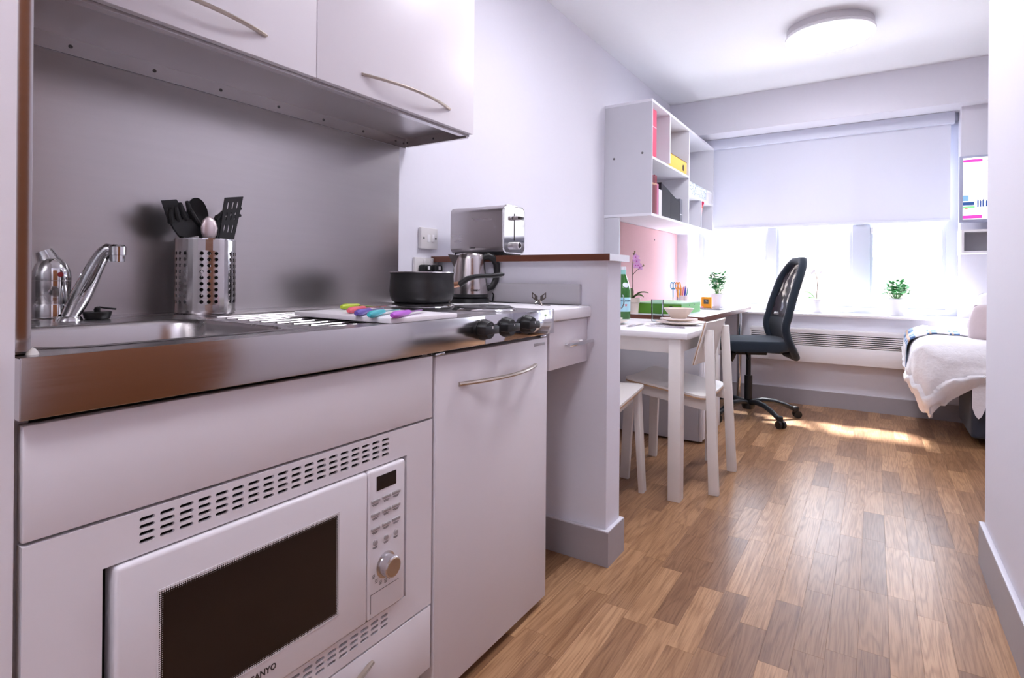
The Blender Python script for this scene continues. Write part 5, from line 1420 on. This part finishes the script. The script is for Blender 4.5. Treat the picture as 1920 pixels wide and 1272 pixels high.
def top_z(x_, y_):
    d = min(x_-DX0, y_-DY0)
    z_ = .615+.065*min(1, max(0, (y_-DY0)/.65))+mnoise.noise(Vector((x_*2.6, y_*3.4, 3.3)))*.018+mnoise.noise(Vector((x_*7, y_*6, 8.1)))*.012+abs(mnoise.noise(Vector((x_*9+y_*7, y_*5-x_*3, 2.1))))*-.022+.006
    if d < EDGE: z_ -= EDGE-math.sqrt(max(0, EDGE**2-(EDGE-max(d, 0))**2))
    return z_
def drop(w):
    if w < .36: return .06+.20*(w/.36)**1.2
    if w < .45: return .26+.17*math.sin((w-.36)/.09*math.pi/2)
    if w < .56: return .43-.36*((w-.45)/.11)**.8
    return .07+.012*math.sin(w*60)
dv = thing('duvet', 'puffy white duvet hanging over the corner of the bed', 'duvet', (1.0, 4.6, .585))
def dfn(u, v):
    w = u**.8 if False else u
    if v < .45:                                     # hanging part, hem at v = 0
        p, n = ring(w, 0); s_ = 1-v/.45; D = drop(w)
        z_ = top_z(p.x, p.y)-D*s_
        fold = (.022*math.sin(w*46)+.012*math.sin(w*97+1))*s_*min(1, (w/.3)**2)+.018*math.sin(s_*math.pi)**2-.05*s_*s_*(1 if .3 < w < .55 else 0)
        return p+n*fold+Vector((0, 0, z_)), n
    d = .62*((v-.45)/.55)**1.4
    p, n = ring(w, d); p.z = top_z(p.x, p.y)
    return p, Vector((0, 0, 1))
def cloth_mesh(fn, nu, nv, th):
    b = B(); V = grid(b, nu, nv, lambda u, v: fn(u, v)[0])
    b.normal_update()
    bot = {}
    for row in V:
        for q in row: bot[q] = b.verts.new(q.co-q.normal*th*(1 if q.normal.z >= -0.2 else -1))
    for f in list(b.faces): face(b, [bot[q] for q in reversed(f.verts[:])])
    n1, n2 = len(V)-1, len(V[0])-1
    edge = [V[i][0] for i in range(n1+1)]+[V[n1][j] for j in range(1, n2+1)]+[V[i][n2] for i in range(n1-1, -1, -1)]+[V[0][j] for j in range(n2-1, 0, -1)]
    for q, r_ in zip(edge, edge[1:]+edge[:1]): face(b, (q, r_, bot[r_], bot[q]))
    return b
o = obj('cover', cloth_mesh(dfn, 130, 44, .020), DUVET, dv, smooth=80)
# hanging sheet edge below the duvet on the near side
def shfn(u, v):
    x_ = .50+u*1.75
    dn = .13+.25*math.exp(-((x_-.53)/.055)**2)
    return Vector((x_, 4.350-.012*v-.006*math.sin(u*60)*v, .56-dn*v)), Vector((0, -1, 0))
one('bed_sheet', cloth_mesh(shfn, 120, 8, .006), DUVET, 'white sheet edge hanging below the duvet against the charcoal base', 'sheet', smooth=80)
# checked blanket along the back
CHK = fabric('checked_blanket_wool', (236, 234, 236), 160, .25, .03)
N, L, pbk = nodes(CHK)
tck = N.new('ShaderNodeTexCoord'); uvb = N.new('ShaderNodeUVMap')
sx2 = N.new('ShaderNodeSeparateXYZ'); L.new(uvb.outputs[0], sx2.inputs[0])
def mm(op, a, b_=None):
    n = N.new('ShaderNodeMath'); n.operation = op
    for i, q in enumerate((a, b_)):
        if q is None: continue
        if isinstance(q, (int, float)): n.inputs[i].default_value = q
        else: L.new(q, n.inputs[i])
    return n.outputs[0]
fa = mm('GREATER_THAN', mm('FRACT', mm('MULTIPLY', sx2.outputs['X'], 8.5)), .55); fb = mm('GREATER_THAN', mm('FRACT', mm('MULTIPLY', sx2.outputs['Y'], 8.5)), .55)
fc = mm('GREATER_THAN', mm('FRACT', mm('ADD', mm('MULTIPLY', sx2.outputs['X'], 8.5), .25)), .9)
m1 = N.new('ShaderNodeMix'); m1.data_type = 'RGBA'; m1.inputs[6].default_value = (*lin((240, 238, 240)), 1); m1.inputs[7].default_value = (*lin((176, 198, 226)), 1); L.new(fa, m1.inputs[0])
m2 = N.new('ShaderNodeMix'); m2.data_type = 'RGBA'; m2.inputs[7].default_value = (*lin((84, 112, 158)), 1); L.new(mm('MULTIPLY', fa, fb), m2.inputs[0]); L.new(m1.outputs[2], m2.inputs[6])
m3 = N.new('ShaderNodeMix'); m3.data_type = 'RGBA'; m3.inputs[7].default_value = (*lin((206, 176, 152)), 1); L.new(fc, m3.inputs[0]); L.new(m2.outputs[2], m3.inputs[6])
L.new(m3.outputs[2], pbk.inputs['Base Color'])
def bfn(u, v):
    a = -.13+u*1.50; y_ = 4.65-.03*u+v*(.318+.03*u)
    x_ = DX0+max(a, 0); z_ = top_z(x_, y_)+min(a, 0)
    return Vector((x_-(.026 if a < .02 else .026*max(0, 1-(a-.02)/.05)), y_, z_+.013)), Vector((0, 0, 1))
bm_ = cloth_mesh(bfn, 90, 20, .008)
uvl = bm_.loops.layers.uv.new('UVMap')
for f in bm_.faces:
    for lp in f.loops: lp[uvl].uv = (lp.vert.co.x*1.0, lp.vert.co.y*1.0+lp.vert.co.z*.6)
one('checked_blanket', bm_, CHK, 'blue and white checked blanket folded along the back of the bed', 'blanket', smooth=80)
# cushions
def cushion(name, c, sx_, sy_, sz_, rx, ry, rz, label, m):
    b = B()
    def fn(u, v, s_):
        x_, y_ = 2*u-1, 2*v-1
        e = (max(0, 1-x_**4)*max(0, 1-y_**4))**.5
        k = 1-.06*(abs(x_*y_))**.5*0
        w = mnoise.noise(Vector((x_*2.2, y_*2.2, s_*3+c[0])))*.12
        return Vector((x_*sx_*(1-.10*y_*y_), y_*sy_*(1-.10*x_*x_), s_*sz_*(e+w*e)))
    for s_ in (1, -1): grid(b, 20, 20, lambda u, v: fn(u, v, s_))
    bmesh.ops.remove_doubles(b, verts=b.verts, dist=1e-4)
    mt = Matrix.Translation(c) @ Matrix.Rotation(rz, 4, 'Z') @ Matrix.Rotation(ry, 4, 'Y') @ Matrix.Rotation(rx, 4, 'X')
    bmesh.ops.transform(b, matrix=mt, verts=b.verts)
    return one(name, b, m, label, 'pillow', smooth=80)
cushion('cushion', Vector((.705, 4.50, .742)), .22, .130, .050, R(68), 0, R(-24), 'pale pinkish cushion propped up at the near side of the bed', CUSHION)
cushion('pillow', Vector((.800, 4.74, .800)), .25, .150, .060, R(66), 0, R(-14), 'white pillow propped behind the pale cushion on the bed', DUVET)
